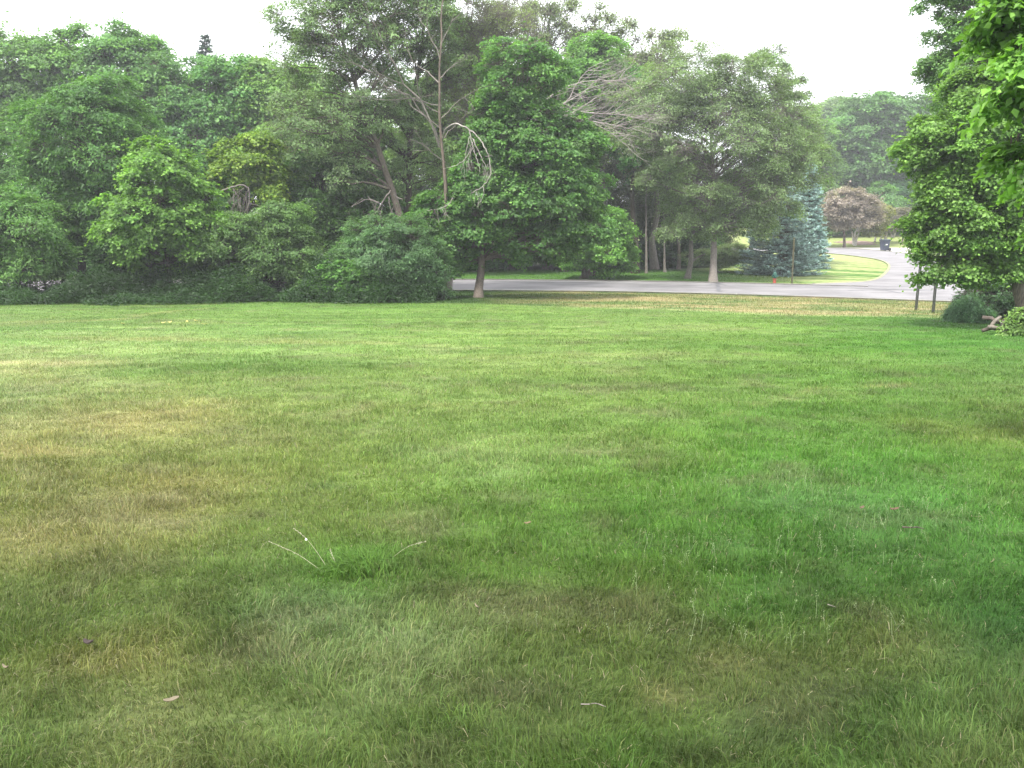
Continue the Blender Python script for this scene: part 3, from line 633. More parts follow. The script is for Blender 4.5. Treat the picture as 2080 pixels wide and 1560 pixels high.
back('tall_tree', "shadowed tree low in the wood behind the drooping pale tree", [(60, 430, 110, 90), (180, 420, 110, 100), (20, 520, 80, 50)], 100, 25, (0.039, 0.093, 0.045), D=70, n=60000)
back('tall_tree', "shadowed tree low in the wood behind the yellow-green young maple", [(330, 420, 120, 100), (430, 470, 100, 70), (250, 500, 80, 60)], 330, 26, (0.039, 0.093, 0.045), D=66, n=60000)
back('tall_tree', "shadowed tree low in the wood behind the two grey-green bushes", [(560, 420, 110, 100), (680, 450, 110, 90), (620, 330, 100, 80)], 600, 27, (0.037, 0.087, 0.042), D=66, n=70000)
back('tall_tree', "dark green tree filling the wood behind the leaning twin-trunk elm", [(800, 380, 110, 110), (880, 450, 100, 90), (850, 250, 90, 90), (740, 280, 80, 80)], 820, 28, (0.045, 0.104, 0.045), D=66, n=80000)
conifer('spruce_tree', "grey-green spruce tip rising above the wood at the left", 440, 74, 64, 90, nleaf=90000, colr=(0.076, 0.119, 0.098), seed=29, tiers=64, needle=.26)
back('tall_tree', "mid green tree seen through the bare twigs of the dead tree", [(930, 200, 80, 80), (900, 300, 80, 80), (970, 300, 80, 90), (1010, 200, 60, 70), (950, 130, 50, 50)], 860, 30, (.07, .13, .055), D=60, n=60000)
back('tall_tree', "grey-green tree filling the gap between the big maple top and the grey-green elm", [(1110, 180, 70, 60), (1180, 230, 80, 70), (1230, 190, 60, 60), (1150, 300, 80, 70)], 1150, 33, (.085, .14, .065), D=64, n=60000)
for i, (px, D_, lab) in enumerate([(20, 62, "dark roadside bush across the road at the far left"), (130, 61, "dark roadside bush across the road, second from the left edge"), (235, 61.5, "dark roadside bush across the road, left of the young maple"), (340, 61, "dark roadside bush across the road behind the young maple's trunk"), (460, 62, "dark roadside bush across the road behind the vine-covered tree")]):
    tree('roadside_bush', lab, [(px, 545, 55, 24), (px + 30, 550, 40, 18), (px - 30, 535, 35, 30)], (px, D_), D=D_, seed=150 + i, tr=.06, nleaf=14000, leaf=.2, colr=(.028, .075, .026), boughs=11, sprays=14, spray_r=.4, bark='bark_dark', cat='bush', group='dark bushes across the road at the left')
# --- leaning elm, dead tree
tree('leaning_elm_tree', "tall thin-leaved elm with a dark leaning trunk running off the top of the picture", [(640, 130, 80, 70), (700, 60, 110, 90), (640, 260, 110, 70), (720, 200, 80, 90), (800, 40, 110, 100), (760, -60, 150, 90), (700, 350, 70, 60), (600, 60, 50, 50), (580, 200, 45, 35)], (840, 44), D=44, seed=31,
     trunk=[(835, 520), (797, 385), (765, 290), (735, 215), (705, 110), (680, 40), (640, -60)], tr=.2, nleaf=100000, leaf=.1, aspect=.6, colr=(.09, .155, .082), tipcol=(.135, .21, .12), boughs=15, sprays=26, spray_r=.33, twigs=1, bark='bark', twig=.005, sparse=.3, valvar=.22, limb_k=.42)
tree('upright_elm_tree', "upright thin-leaved elm just right of the leaning trunk, dark stem in its middle", [(860, 60, 80, 90), (830, 180, 80, 90), (880, -50, 90, 80), (790, 260, 70, 70), (850, 330, 70, 80), (920, 120, 50, 80)], (828, 46), D=46, seed=32,
     trunk=[(828, 500), (830, 350), (838, 230), (850, 120), (870, 0), (880, -90)], tr=.2, nleaf=60000, leaf=.09, aspect=.6, colr=(.09, .155, .082), tipcol=(.135, .21, .12), boughs=15, sprays=26, spray_r=.34, twigs=1, bark='bark_dark', twig=.005, sparse=.3, valvar=.22)
def deadgrow(acc, p, d, L, r, depth, rg, droop=0.0, spread=.6, nb=3):
    m = 5; pts = [p]; dd = d.copy()
    for i in range(m):
        dd = unit(dd + rg.normal(0, .13, 3) + np.array([0, 0, -droop])); pts.append(pts[-1] + dd * L / m)
    pts = np.array(pts); rr = np.linspace(r, r * .45, m + 1); acc.add(frusta(pts[:-1], pts[1:], rr[:-1], rr[1:], 5 if depth > 1 else 3))
    if depth > 0:
        for k in range(nb):
            i = rg.integers(2, m + 1); deadgrow(acc, pts[i], unit(dd + rg.normal(0, spread, 3)), L * rg.uniform(.5, .75), rr[i] * .65, depth - 1, rg, droop, spread, nb)
rg = np.random.default_rng(77)
foot = np.array([W(905, 600, 40)[0], 40, float(terr(W(905, 600, 40)[0], 40))])
dt = empty('dead_tree', foot, "dead brown tree with bare twigs and a pale snapped bough hanging over the big maple", "dead tree")
acc = Acc(); tpts = np.array([foot] + [W(*q) for q in [(907, 450, 40), (906, 370, 40), (896, 300, 40), (893, 160, 40), (896, 60, 40), (900, -20, 40)]])
dd = np.r_[0, np.cumsum(np.linalg.norm(np.diff(tpts, axis=0), axis=1))]; t = np.linspace(0, dd[-1], 22); tpts = np.c_[[np.interp(t, dd, tpts[:, i]) for i in range(3)]].T
tpts += rg.normal(0, .02, tpts.shape); acc.add(tube(tpts, np.linspace(.1, .02, 22), 9, .06)); acc.build('trunk', M['bark_red'], dt)
acc = Acc()
for (px, py, ex, ey, r) in [(893, 170, 850, 135, .03), (893, 160, 930, 128, .03), (893, 300, 780, 90, .045), (893, 290, 800, 180, .03), (895, 230, 800, 190, .025), (897, 240, 955, 190, .03), (905, 330, 850, 290, .025), (893, 120, 850, 30, .02), (896, 90, 940, 20, .02),
                            (897, 215, 760, 200, .022), (903, 280, 945, 235, .022), (893, 260, 720, 130, .03)]:
    a = W(px, py, 40); b = W(ex, ey, 40 + rg.uniform(-1, 1)); L = np.linalg.norm(b - a); pts = curve_pts(a, b, 6, .05, rg, .05); rr = np.linspace(r, r * .4, 6)
    acc.add(frusta(pts[:-1], pts[1:], rr[:-1], rr[1:], 5))
    for i in (2, 3, 4, 5, 5): deadgrow(acc, pts[i], unit(b - a + rg.normal(0, .4, 3) * L), L * .45, rr[i] * .6, 2, rg, .02, .5, 3)
acc.build('branches', M['bark_grey'], dt)
acc = Acc()
def hand(acc, pts, r0, r1, D0=36.2):
    q = np.array([W(p[0], p[1], p[2] if len(p) > 2 else D0) for p in pts]); q = smooth_poly(q, 2); q[1:-1] += np.random.default_rng(len(q) + int(r0 * 999)).normal(0, .014 if r0 < .09 else .02, (len(q) - 2, 3)) * [1, 1, 1]; acc.add(tube(q, np.linspace(r0, r1, len(q)), 6)); return q
hand(acc, [(899, 282, 40), (903, 268, 39), (912, 256, 37.5), (925, 250, 36.5), (940, 256), (957, 266), (975, 282), (988, 305), (996, 330), (998, 350), (990, 368), (975, 384), (958, 392)], .034, .01)
hand(acc, [(952, 262), (958, 285), (962, 300), (948, 320), (925, 338), (900, 342)], .022, .006)
hand(acc, [(962, 300), (966, 318), (974, 335), (974, 350)], .02, .006); hand(acc, [(960, 280), (970, 305), (980, 325), (990, 342), (996, 335)], .022, .006)
hand(acc, [(955, 275), (948, 300), (946, 318), (938, 345)], .015, .005); hand(acc, [(957, 300), (950, 330), (955, 345)], .012, .004)
hand(acc, [(985, 318), (1000, 316)], .012, .005); hand(acc, [(980, 378), (985, 388), (980, 400), (970, 420)], .014, .005); hand(acc, [(920, 402), (912, 416), (890, 424), (868, 428)], .018, .006)
for _ in range(26):
    s0 = [(960, 290), (975, 330), (992, 340), (950, 320), (970, 388), (940, 326), (900, 424)][rg.integers(0, 7)]
    deadgrow(acc, W(s0[0] + rg.normal(0, 6), s0[1] + rg.normal(0, 6), 36.2), unit(np.array([rg.normal(0, .6), rg.normal(0, .3), -1])), .45, .008, 1, rg, .1, .5, 2)
acc.build('hanging_bough', M['bark_dead'], dt)
# bare brown arch in the vine tree and pale twigs under the leaning trunk
vt = bpy.data.objects['vine_covered_tree']; acc = Acc()
hand(acc, [(450, 388), (468, 380), (490, 375), (503, 378), (508, 392), (505, 415), (498, 430)], .04, .015, 40.8)
for _ in range(24): deadgrow(acc, W(rg.uniform(455, 508), rg.uniform(378, 415), 40.8), unit(np.array([rg.normal(0, .7), rg.normal(0, .3), -.8])), .7, .012, 2, rg, .08, .5, 2)
acc.build('bare_branch', M['bark_grey'], vt)
et = bpy.data.objects['leaning_elm_tree']; acc = Acc()
for pts in [[(795, 388), (775, 410), (760, 440), (740, 462), (725, 480)], [(790, 400), (792, 420), (800, 440)], [(800, 395), (812, 405), (826, 402)], [(770, 412), (745, 402), (715, 420)]]: hand(acc, pts, .04, .01, 42.5)
for _ in range(14): deadgrow(acc, W(rg.uniform(735, 800), rg.uniform(395, 450), 42.3), unit(rg.normal(0, .6, 3) + [-.3, 0, -.5]), .7, .012, 2, rg, .05, .5, 2)
acc.build('broken_branches', M['bark_grey'], et)

# --- the big maple
mp_ = tree('maple_tree', "big dense dark green maple standing alone on the lawn's far edge", [(1062, 150, 90, 68), (1000, 330, 70, 90), (1100, 340, 110, 90), (1010, 230, 60, 60), (1060, 270, 95, 80), (1150, 300, 75, 70), (1170, 380, 70, 80), (1080, 400, 110, 80), (970, 400, 80, 60), (960, 470, 110, 50), (900, 450, 62, 52), (868, 500, 46, 42), (905, 530, 60, 26), (880, 490, 60, 38), (1090, 490, 90, 48), (1165, 455, 72, 55), (870, 535, 38, 22), (1010, 520, 90, 26)], (972, 40), D=40.5, seed=41,
     trunk=[(976, 560), (980, 500), (1000, 400), (1030, 300), (1055, 180)], tr=.17, nleaf=240000, leaf=.105, aspect=.95, colr=(0.045, 0.116, 0.038), tipcol=(0.096, 0.196, 0.059), boughs=18, bough_r=.36, sprays=24, spray_r=.25, flat=.4, droop=.3, bark='bark', valvar=.2, jit=.84, shoots=.3)
tree('small_maple_tree', "small round bright green maple just across the road beside the big maple", [(1212, 500, 70, 48), (1228, 455, 50, 28), (1180, 530, 45, 20), (1250, 530, 35, 25)], (1186, 57.5), D=57, seed=42, trunk=[(1190, 540), (1205, 510), (1215, 480)],
     tr=.24, nleaf=42000, leaf=.14, aspect=.9, colr=(0.071, 0.173, 0.044), tipcol=(0.137, 0.277, 0.068), boughs=16, bough_r=.36, spray_r=.32, bark='bark')
# bare grey fan of branches right of the maple: an old half-dead elm behind it
de = tree('half_dead_elm_tree', "thin elm behind the big maple with a bare grey branch fan on its right", [(960, 110, 50, 70), (930, 190, 45, 60), (1000, 60, 60, 50), (1040, 70, 50, 50), (970, 260, 40, 50)], (908, 47), D=47, seed=43,
     trunk=[(915, 540), (945, 420), (950, 300), (968, 190), (975, 110), (985, 40)], tr=.17, nleaf=16000, leaf=.085, aspect=.6, colr=(0.099, 0.142, 0.077), boughs=12, sprays=22, spray_r=.35, twigs=4, bark='bark_grey', twig=.007, sparse=.2)
acc = Acc()
root_p = W(1010, 300, 46.5)
for pts in [[(1060, 260), (1125, 232), (1165, 238), (1205, 250), (1240, 268), (1265, 290)], [(1060, 250), (1120, 190), (1180, 165), (1230, 163), (1262, 164)], [(1080, 240), (1140, 240), (1175, 225), (1220, 232), (1265, 232), (1290, 240)],
            [(1070, 230), (1140, 215), (1190, 185), (1215, 160)], [(1080, 240), (1160, 235), (1200, 205), (1235, 185)], [(1190, 245), (1235, 252), (1285, 262)], [(1150, 215), (1170, 170), (1195, 140)]]:
    q = hand(acc, [(1000, 330)] + pts, .045, .01, 46.5)
    for i in range(len(q) // 3, len(q)):
        if rg.random() < .9: deadgrow(acc, q[i], unit(np.array([1.0, rg.normal(0, .3), rg.uniform(-.25, .45)]) + rg.normal(0, .25, 3)), rg.uniform(.8, 1.7), .014, 2, rg, -.01, .35, 3)
acc.build('bare_branches', M['bark_dead'], de)
# --- sparse tall tops behind the maple
TG = 'thin tall elms rising behind the big maple'
def plume(label, lobes, base, seed, D=66, n=13000, colr=(0.105, 0.154, 0.095)):
    return tree('tall_elm_tree', label, lobes, (base, D), D=D, seed=seed, tr=.22, nleaf=n, leaf=.13, aspect=.6, colr=colr, boughs=9, bough_r=.42, sprays=20, spray_r=.45, twigs=1, twig=.013, shoots=2.2, bark='bark_grey', sparse=.45, group=TG, flat=.8)
plume("thin see-through elm directly above the round top of the big maple", [(1090, 60, 60, 60), (1140, 100, 40, 60), (1050, 30, 45, 40), (1110, 10, 45, 30), (1160, 40, 25, 60)], 1110, 51)
plume("thin see-through elm whose narrow tips stand between the maple top and the grey-green elm", [(1200, 80, 30, 60), (1230, 60, 32, 45), (1275, 60, 16, 48), (1250, 130, 50, 50), (1180, 150, 40, 60)], 1230, 52)
plume("thin elm with tiny leaves at the left shoulder of the grey-green elm", [(1325, 100, 38, 46), (1370, 90, 26, 38), (1300, 150, 50, 50), (1350, 150, 50, 50)], 1330, 53)
plume("thin elm fading pale behind the dead tree", [(960, 40, 60, 60), (920, 100, 50, 60), (1000, 110, 40, 50)], 965, 54, D=64)
tree('green_tree', "bright green tree peeping out between the maple top and the bare grey branches", [(1195, 125, 42, 48), (1225, 120, 35, 35), (1190, 180, 50, 50)], (1200, 60), D=60, seed=55, tr=.2, nleaf=26000, leaf=.15, colr=(0.076, 0.173, 0.050), tipcol=(0.125, 0.254, 0.072), boughs=14, spray_r=.38)
tree('deep_green_tree', "deep green tree behind the bare grey branches, left of the grey-green elm", [(1275, 200, 50, 55), (1300, 290, 60, 60), (1250, 250, 50, 50), (1330, 330, 50, 50)], (1290, 62), D=62, seed=56, tr=.2, nleaf=45000, leaf=.15, colr=(0.040, 0.121, 0.035), tipcol=(0.066, 0.184, 0.050), boughs=14, spray_r=.38, bark='bark_dark')
# --- dark pine stand across the road
PG = 'dark pines in the shade across the road'
for i, (px, D, tops, rr) in enumerate([(1150, 70, 330, 60), (1235, 68, 270, 70), (1300, 72, 300, 75), (1370, 70, 310, 75), (1430, 74, 320, 75)]):
    lab = ["dark pine hidden behind the lower right of the big maple", "dark brownish pine beneath the bare grey branches", "dark pine behind the first two slender trunks", "dark pine between the slender trunks and the crooked trunk", "dark pine behind the thick elm trunk"][i]
    tree('pine_tree', lab, [(px, tops + 60, rr * .8, 60), (px + 12, tops + 130, rr, 60), (px - 12, tops + 185, rr * .9, 40)], (px, D), D=D, seed=61 + i, tr=.2, nleaf=38000, leaf=.22, aspect=.18,
         colr=(0.035, 0.064, 0.029), tipcol=(0.073, 0.089, 0.046), boughs=14, spray_r=.5, bark='bark_dark', group=PG, twig=.012)
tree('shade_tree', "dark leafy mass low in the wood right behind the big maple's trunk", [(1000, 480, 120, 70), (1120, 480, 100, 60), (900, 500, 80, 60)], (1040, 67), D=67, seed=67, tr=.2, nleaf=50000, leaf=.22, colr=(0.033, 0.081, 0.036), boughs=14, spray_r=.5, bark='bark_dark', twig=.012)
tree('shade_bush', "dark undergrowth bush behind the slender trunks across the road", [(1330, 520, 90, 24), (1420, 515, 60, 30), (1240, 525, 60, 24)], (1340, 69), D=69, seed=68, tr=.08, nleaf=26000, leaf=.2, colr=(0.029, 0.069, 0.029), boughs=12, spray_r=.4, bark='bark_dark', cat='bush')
# slender pale trunks
def slender(label, base, D, path, tr, top, seed, bark='bark_grey', n=9000, lf=.1):
    return tree('slender_tree', label, top, (base, D), trunk=path, D=D, seed=seed, tr=tr, nleaf=n, leaf=lf, aspect=.7, colr=(0.105, 0.164, 0.078), tipcol=(0.160, 0.235, 0.117), boughs=9, sprays=12, spray_r=.34, bark=bark, twigs=1, limb_k=.3, group='slender trunks in front of the dark pines')
slender("straight slender pale trunk nearest the small round maple", 1313, 62, [(1313, 500), (1312, 430), (1313, 350)], .085, [(1310, 345, 34, 30), (1340, 370, 24, 22)], 71)
slender("slightly wavy slender pale trunk, second from the small round maple", 1351, 63, [(1349, 500), (1351, 470), (1347, 430), (1350, 380)], .085, [(1352, 360, 34, 28), (1375, 345, 26, 24)], 72)
slender("faint thin trunk set back between the wavy trunk and the crooked trunk", 1379, 66, [(1379, 500), (1378, 420)], .14, [(1378, 400, 30, 26)], 73, bark='bark', n=5000)
slender("crooked leaning pale trunk with a side limb, left of the thick elm trunk", 1396, 57.5, [(1401, 545), (1404, 525), (1403, 505), (1405, 470), (1412, 410), (1420, 350)], .16, [(1420, 330, 40, 34), (1395, 470, 22, 14)], 74, n=8000)
ct = bpy.data.objects['slender_tree.003']; acc = Acc(); hand(acc, [(1405, 532), (1413, 526), (1422, 520), (1432, 516)], .07, .03, 57.5); acc.build('side_limb', M['bark_grey'], ct)
# --- grey-green elm across the road
tree('elm_tree', "large spreading grey-green elm with a straight thick trunk at the far roadside", [(1540, 430, 45, 40), (1400, 190, 110, 80), (1500, 180, 85, 65), (1330, 240, 85, 65), (1560, 255, 80, 75), (1450, 280, 130, 80), (1595, 330, 60, 60), (1345, 345, 55, 42), (1420, 400, 75, 55), (1520, 390, 85, 60), (1500, 455, 60, 42), (1600, 180, 30, 36), (1400, 460, 50, 32), (1560, 410, 45, 45), (1600, 370, 40, 45)], (1448, 54.3), D=55, seed=81,
     trunk=[(1449, 520), (1448, 420), (1450, 350), (1445, 300), (1440, 220)], tr=.21, nleaf=170000, leaf=.11, aspect=.6, colr=(.098, .16, .086), tipcol=(.145, .215, .125), boughs=14, bough_r=.4, sprays=26, spray_r=.4, droop=.6, twigs=1, twig=.006, bark='bark_grey', valvar=.2, sparse=.14, limb_k=.4)
tree('elm_tree', "greener elm whose crown shows at the right shoulder of the spreading grey-green elm", [(1610, 180, 26, 30), (1560, 130, 40, 26), (1640, 330, 40, 50), (1600, 250, 50, 60), (1630, 260, 28, 30)], (1600, 70), D=70, seed=82, tr=.2, nleaf=36000, leaf=.13, aspect=.6, colr=(0.081, 0.151, 0.060), boughs=13, spray_r=.42, twigs=2, twig=.01, sparse=.15)
tree('shade_tree', "leafy tree filling the space between the grey-green elm's lower crown and the blue spruces", [(1540, 400, 70, 60), (1490, 440, 60, 60), (1580, 350, 60, 50)], (1520, 76), D=76, seed=88, tr=.2, nleaf=50000, leaf=.17, colr=(.06, .125, .05), boughs=14, spray_r=.45, twig=.01)
conifer('blue_spruce_tree', "silvery blue spruce with tiered skirts behind the thin signpost", 1584, 61, 350, 92, nleaf=120000, colr=(.29, .4, .385), seed=83, tiers=30, needle=.13)
conifer('blue_spruce_tree', "second silvery blue spruce at the right, reaching to the lawn by the bend", 1637, 67, 325, 48, nleaf=80000, colr=(.29, .42, .41), seed=84, tiers=32, needle=.14)
tree('shade_bush', "low green spruce skirt spreading between the crooked trunk and the blue spruce", [(1440, 525, 50, 16), (1490, 520, 40, 20)], (1460, 63), D=63, seed=85, tr=.08, nleaf=16000, leaf=.15, aspect=.25, colr=(0.075, 0.118, 0.070), boughs=12, spray_r=.34, flat=.2, bark='bark_dark', cat='bush')
tree('ninebark_bush', "narrow dark purple-green bush tucked against the right side of the blue spruces", [(1660, 490, 12, 26), (1657, 462, 9, 22)], (1659, 70), D=70, seed=86, tr=.05, nleaf=9000, leaf=.12, colr=(0.056, 0.083, 0.062), boughs=10, spray_r=.3, cat='bush', bark='bark_dark')
# --- far end of the side road
tree('far_maple_tree', "huge dark green tree closing the view at the end of the side road", [(1760, 280, 90, 75), (1830, 260, 70, 60), (1800, 340, 110, 70), (1720, 340, 60, 70), (1870, 330, 70, 80), (1700, 400, 50, 40), (1810, 225, 45, 28)], (1790, 128), D=128, seed=91, tr=.5, nleaf=130000, leaf=.34, colr=(0.052, 0.122, 0.046), tipcol=(0.086, 0.174, 0.062), boughs=15, spray_r=.85, twig=.02, bark='bark_dark')
tree('far_hazy_tree', "pale hazy tree behind the huge dark tree, showing left of it", [(1680, 250, 50, 40), (1720, 235, 50, 30), (1655, 290, 40, 50)], (1690, 165), D=165, seed=92, tr=.4, nleaf=45000, leaf=.42, colr=(0.094, 0.164, 0.089), boughs=14, spray_r=1.2, twig=.02)
tree('far_hazy_tree', "pale hazy tree low behind the huge dark tree at its right", [(1900, 260, 50, 50), (1930, 330, 60, 60)], (1910, 160), D=160, seed=93, tr=.4, nleaf=30000, leaf=.42, colr=(0.088, 0.158, 0.083), boughs=14, spray_r=1.2, twig=.02)
tree('far_green_tree', "dark leafy tree behind the blue spruces, left of the huge dark tree", [(1650, 400, 60, 50), (1700, 440, 50, 36), (1640, 320, 45, 60)], (1655, 118), D=118, seed=94, tr=.3, nleaf=45000, leaf=.3, colr=(0.062, 0.128, 0.046), boughs=14, spray_r=.8, twig=.02)
tree('linden_tree', "small conical light green tree above the rubbish bin", [(1796, 395, 20, 22), (1792, 425, 32, 24), (1810, 430, 26, 22)], (1800, 118), D=118, seed=95, tr=.12, nleaf=22000, leaf=.24, colr=(0.077, 0.168, 0.072), boughs=12, spray_r=.55, twig=.015)
tree('yard_bush', "dark green shrubs massed beside the grey-roofed house", [(1850, 440, 35, 30), (1830, 400, 30, 30), (1870, 470, 40, 20), (1825, 470, 30, 16)], (1845, 122), D=122, seed=96, tr=.1, nleaf=40000, leaf=.26, colr=(0.030, 0.081, 0.038), boughs=13, spray_r=.6, twig=.015, cat='bush', bark='bark_dark')
tree('yard_hedge', "low dark hedge along the back of the far lawn behind the purple tree", [(1700, 470, 60, 12), (1760, 472, 50, 10), (1800, 470, 40, 12)], (1740, 124), D=124, seed=97, tr=.06, nleaf=26000, leaf=.26, colr=(0.039, 0.093, 0.039), boughs=12, spray_r=.5, twig=.012, cat='hedge', bark='bark_dark')
tree('purple_plum_tree', "purple-brown leaved plum tree behind the bend of the side road", [(1712, 420, 40, 32), (1692, 440, 30, 28), (1745, 432, 40, 30), (1716, 452, 40, 16)], (1715, 101), D=101, seed=98, trunk=[(1715, 485), (1714, 465), (1716, 430)], tr=.16, nleaf=42000, leaf=.17, colr=(.225, .188, .172), tipcol=(.33, .29, .265), boughs=14, spray_r=.45, twig=.012, bark='bark_red', jit=1.05, shoots=1.2, twigs=2)
tree('olive_tree', "olive-yellow tinged tree on white multiple stems right of the plum tree", [(1780, 440, 24, 26), (1770, 460, 24, 18), (1758, 430, 18, 18)], (1737, 103), D=103, seed=99, trunk=[(1736, 480), (1738, 470), (1748, 450)], tr=.09, nleaf=22000, leaf=.17, colr=(0.120, 0.136, 0.067), tipcol=(0.203, 0.236, 0.085), boughs=12, spray_r=.42, twig=.012, bark='bark_birch')
birch = tree('birch_clump_tree', "brownish tree on a fan of white birch stems behind the rubbish bin", [(1812, 448, 26, 20), (1836, 445, 24, 24), (1800, 462, 24, 12)], (1797, 107), D=107, seed=100, trunk=[(1800, 476), (1806, 462), (1815, 445)], tr=.18, nleaf=24000, leaf=.17, colr=(0.120, 0.115, 0.088), tipcol=(0.192, 0.181, 0.127), boughs=12, spray_r=.42, twig=.012, bark='bark_birch')
acc = Acc()
for pts in [[(1796, 489), (1799, 478), (1803, 463), (1815, 440), (1828, 425)], [(1790, 489), (1789, 478), (1787, 465)], [(1777, 491), (1779, 480), (1782, 470)], [(1812, 482), (1810, 474), (1806, 465)], [(1815, 482), (1819, 472), (1822, 462)]]: hand(acc, pts, .12, .05, 107)
acc.build('stems', M['bark_birch'], birch)
ol = bpy.data.objects['olive_tree']; acc = Acc()
for pts in [[(1735, 498), (1733, 484), (1731, 470)], [(1738, 498), (1741, 482), (1745, 472)], [(1737, 494), (1736, 482), (1738, 470)], [(1733, 497), (1734, 488), (1739, 478)]]: hand(acc, pts, .10, .07, 103)
acc.build('stems', M['bark_birch'], ol)

# --- trees at the right
tree('right_maple_tree', "large bright green maple over the lawn's right end, trunk at the picture's edge", [(1930, 300, 88, 66), (2040, 150, 80, 70), (1985, 190, 55, 45), (2010, 240, 90, 70), (1965, 420, 90, 50), (1945, 375, 70, 50), (1990, 370, 110, 60), (1915, 470, 68, 50), (1990, 460, 90, 60), (2080, 420, 90, 80), (1900, 545, 42, 38), (1960, 550, 70, 38), (2040, 540, 80, 42), (2110, 300, 90, 90), (2160, 480, 90, 80), (1890, 255, 36, 28), (2180, 200, 100, 90)], (2085, 24.5), D=24.5, seed=111,
     trunk=[(2074, 610), (2066, 580), (2085, 500), (2095, 400), (2090, 300), (2085, 200)], tr=.17, nleaf=270000, leaf=.085, aspect=.8, colr=(0.066, 0.144, 0.041), tipcol=(0.134, 0.243, 0.069), boughs=14, bough_r=.36, sprays=24, spray_r=.22, bark='bark', valvar=.22, jit=.84, shoots=.4)
tree('ash_tree', "tall loose-crowned tree rising above the right-hand maple into the white sky", [(1960, 60, 60, 60), (1930, 140, 50, 50), (1900, 20, 30, 26), (1990, 140, 70, 60), (2060, 60, 80, 80), (1930, -30, 60, 40), (2010, -50, 90, 70), (1895, 130, 22, 26), (1950, 200, 60, 40), (2080, 180, 70, 60), (2160, 60, 90, 90)], (2110, 29), D=29, seed=112,
     trunk=[(2100, 500), (2070, 350), (2040, 200), (2020, 100), (2010, 0)], tr=.18, nleaf=80000, leaf=.1, aspect=.45, colr=(0.077, 0.160, 0.071), tipcol=(0.136, 0.241, 0.110), boughs=13, bough_r=.36, sprays=20, spray_r=.26, bark='bark_grey', valvar=.2, sparse=.1)
tree('near_maple_tree', "nearest tree, its big leaves hanging into the top right corner of the picture", [(2090, 40, 90, 70), (2130, 160, 95, 80), (2150, 330, 90, 90), (2250, 100, 130, 110), (2220, 450, 80, 60), (2300, 300, 150, 130)], (2560, 9), D=8.5, seed=113,
     trunk=[(2480, 900), (2420, 600), (2340, 350), (2280, 120)], tr=.16, nleaf=24000, leaf=.09, aspect=.6, colr=(0.076, 0.178, 0.044), tipcol=(0.149, 0.289, 0.074), boughs=8, bough_r=.4, sprays=12, spray_r=.16, droop=.9, upn=.6, bark='bark')
tree('grey_willow_bush', "low soft blue-grey-green bush at the foot of the right-hand maple", [(1965, 636, 36, 22), (1945, 646, 22, 14), (1990, 645, 22, 16)], (1965, 27), D=27, seed=114, tr=.03, nleaf=26000, leaf=.075, aspect=.28, colr=(0.066, 0.141, 0.092), tipcol=(0.109, 0.200, 0.136), boughs=12, spray_r=.14, flat=.8, upn=.4, bark='bark_dark', cat='bush')
tree('dark_thicket', "dark tangled thicket behind the blue-grey-green bush under the right-hand maple", [(2000, 610, 45, 26), (2040, 610, 40, 34), (2080, 620, 40, 34)], (2020, 29), D=29, seed=115, tr=.05, nleaf=32000, leaf=.08, aspect=.6, colr=(0.039, 0.088, 0.050), boughs=12, spray_r=.18, bark='bark_dark', cat='bush', twigs=3, twig=.006)
tree('lawn_edge_weeds', "pale green leafy weeds around the log pile at the right edge", [(2060, 666, 14, 12), (2075, 648, 13, 20), (2092, 668, 18, 18), (2050, 676, 9, 6)], (2070, 22), D=22, seed=116, tr=.015, nleaf=7000, leaf=.07, aspect=.6, colr=(0.106, 0.197, 0.069), tipcol=(0.197, 0.305, 0.133), boughs=8, shoots=2.5, jit=1.1, spray_r=.12, bark='bark_dark', cat='plant')
# undergrowth strip at the feet of the hedge
rg = np.random.default_rng(120)
n = 120000; ux = rg.uniform(-24, -2.8, n); fe = 35.3 - 1.3 * np.clip((-9 - ux) / 8, 0, 1) + (vn(np.c_[ux, ux * 0], .9, 127, 3) - .5) * 2.2; uy = fe + rg.random(n) ** .7 * 5
uh = (.12 + 2.6 * vn(np.c_[ux, uy], .7, 121, 3) ** 2.3 + .3 * (ux > -13) * vn(np.c_[ux, uy], 1.5, 125, 2)) * np.clip((uy - fe) / 1.2 + .08, .1, 1)
uz = terr(ux, uy) + uh * rg.random(n) ** .6
cv = vn(np.c_[ux, uy], 1.2, 122, 2)[:, None]; uc = np.array([.026, .062, .018]) * (.6 + .8 * cv) * rg.uniform(.75, 1.3, (n, 1))
u = leaf_mesh('undergrowth', np.c_[ux, uy, uz], np.c_[rg.normal(0, .5, (n, 2)), np.full(n, 1.)], rg.normal(0, 1, (n, 3)), rg.uniform(.06, .14, n), .5, uc, M['leaf'], None)
tag(u, "dark green weeds and ground cover at the foot of the hedge", "undergrowth", kind='stuff')

# ------------------------------------------------------------------ small objects
def solid(name, col, rough=.5, metallic=0, c2=None, scale=12, bump=.05):
    c2 = c2 or tuple(min(1, k * 1.35 + .004) for k in col); return mat_noise(name, col, c2, scale, rough, bump, metallic=metallic)
def bx(bm, cx, cy_, cz, sx, sy, sz, taper=1.0, rot=0):
    vs = []
    for dz, k in ((-.5, taper), (.5, 1.0)):
        for dx, dy in ((-.5, -.5), (.5, -.5), (.5, .5), (-.5, .5)):
            a, b = dx * sx * k, dy * sy * k
            vs.append(bm.verts.new((cx + a * math.cos(rot) - b * math.sin(rot), cy_ + a * math.sin(rot) + b * math.cos(rot), cz + dz * sz)))
    for f in ((3, 2, 1, 0), (4, 5, 6, 7), (0, 1, 5, 4), (1, 2, 6, 5), (2, 3, 7, 6), (3, 0, 4, 7)): bm.faces.new([vs[i] for i in f])
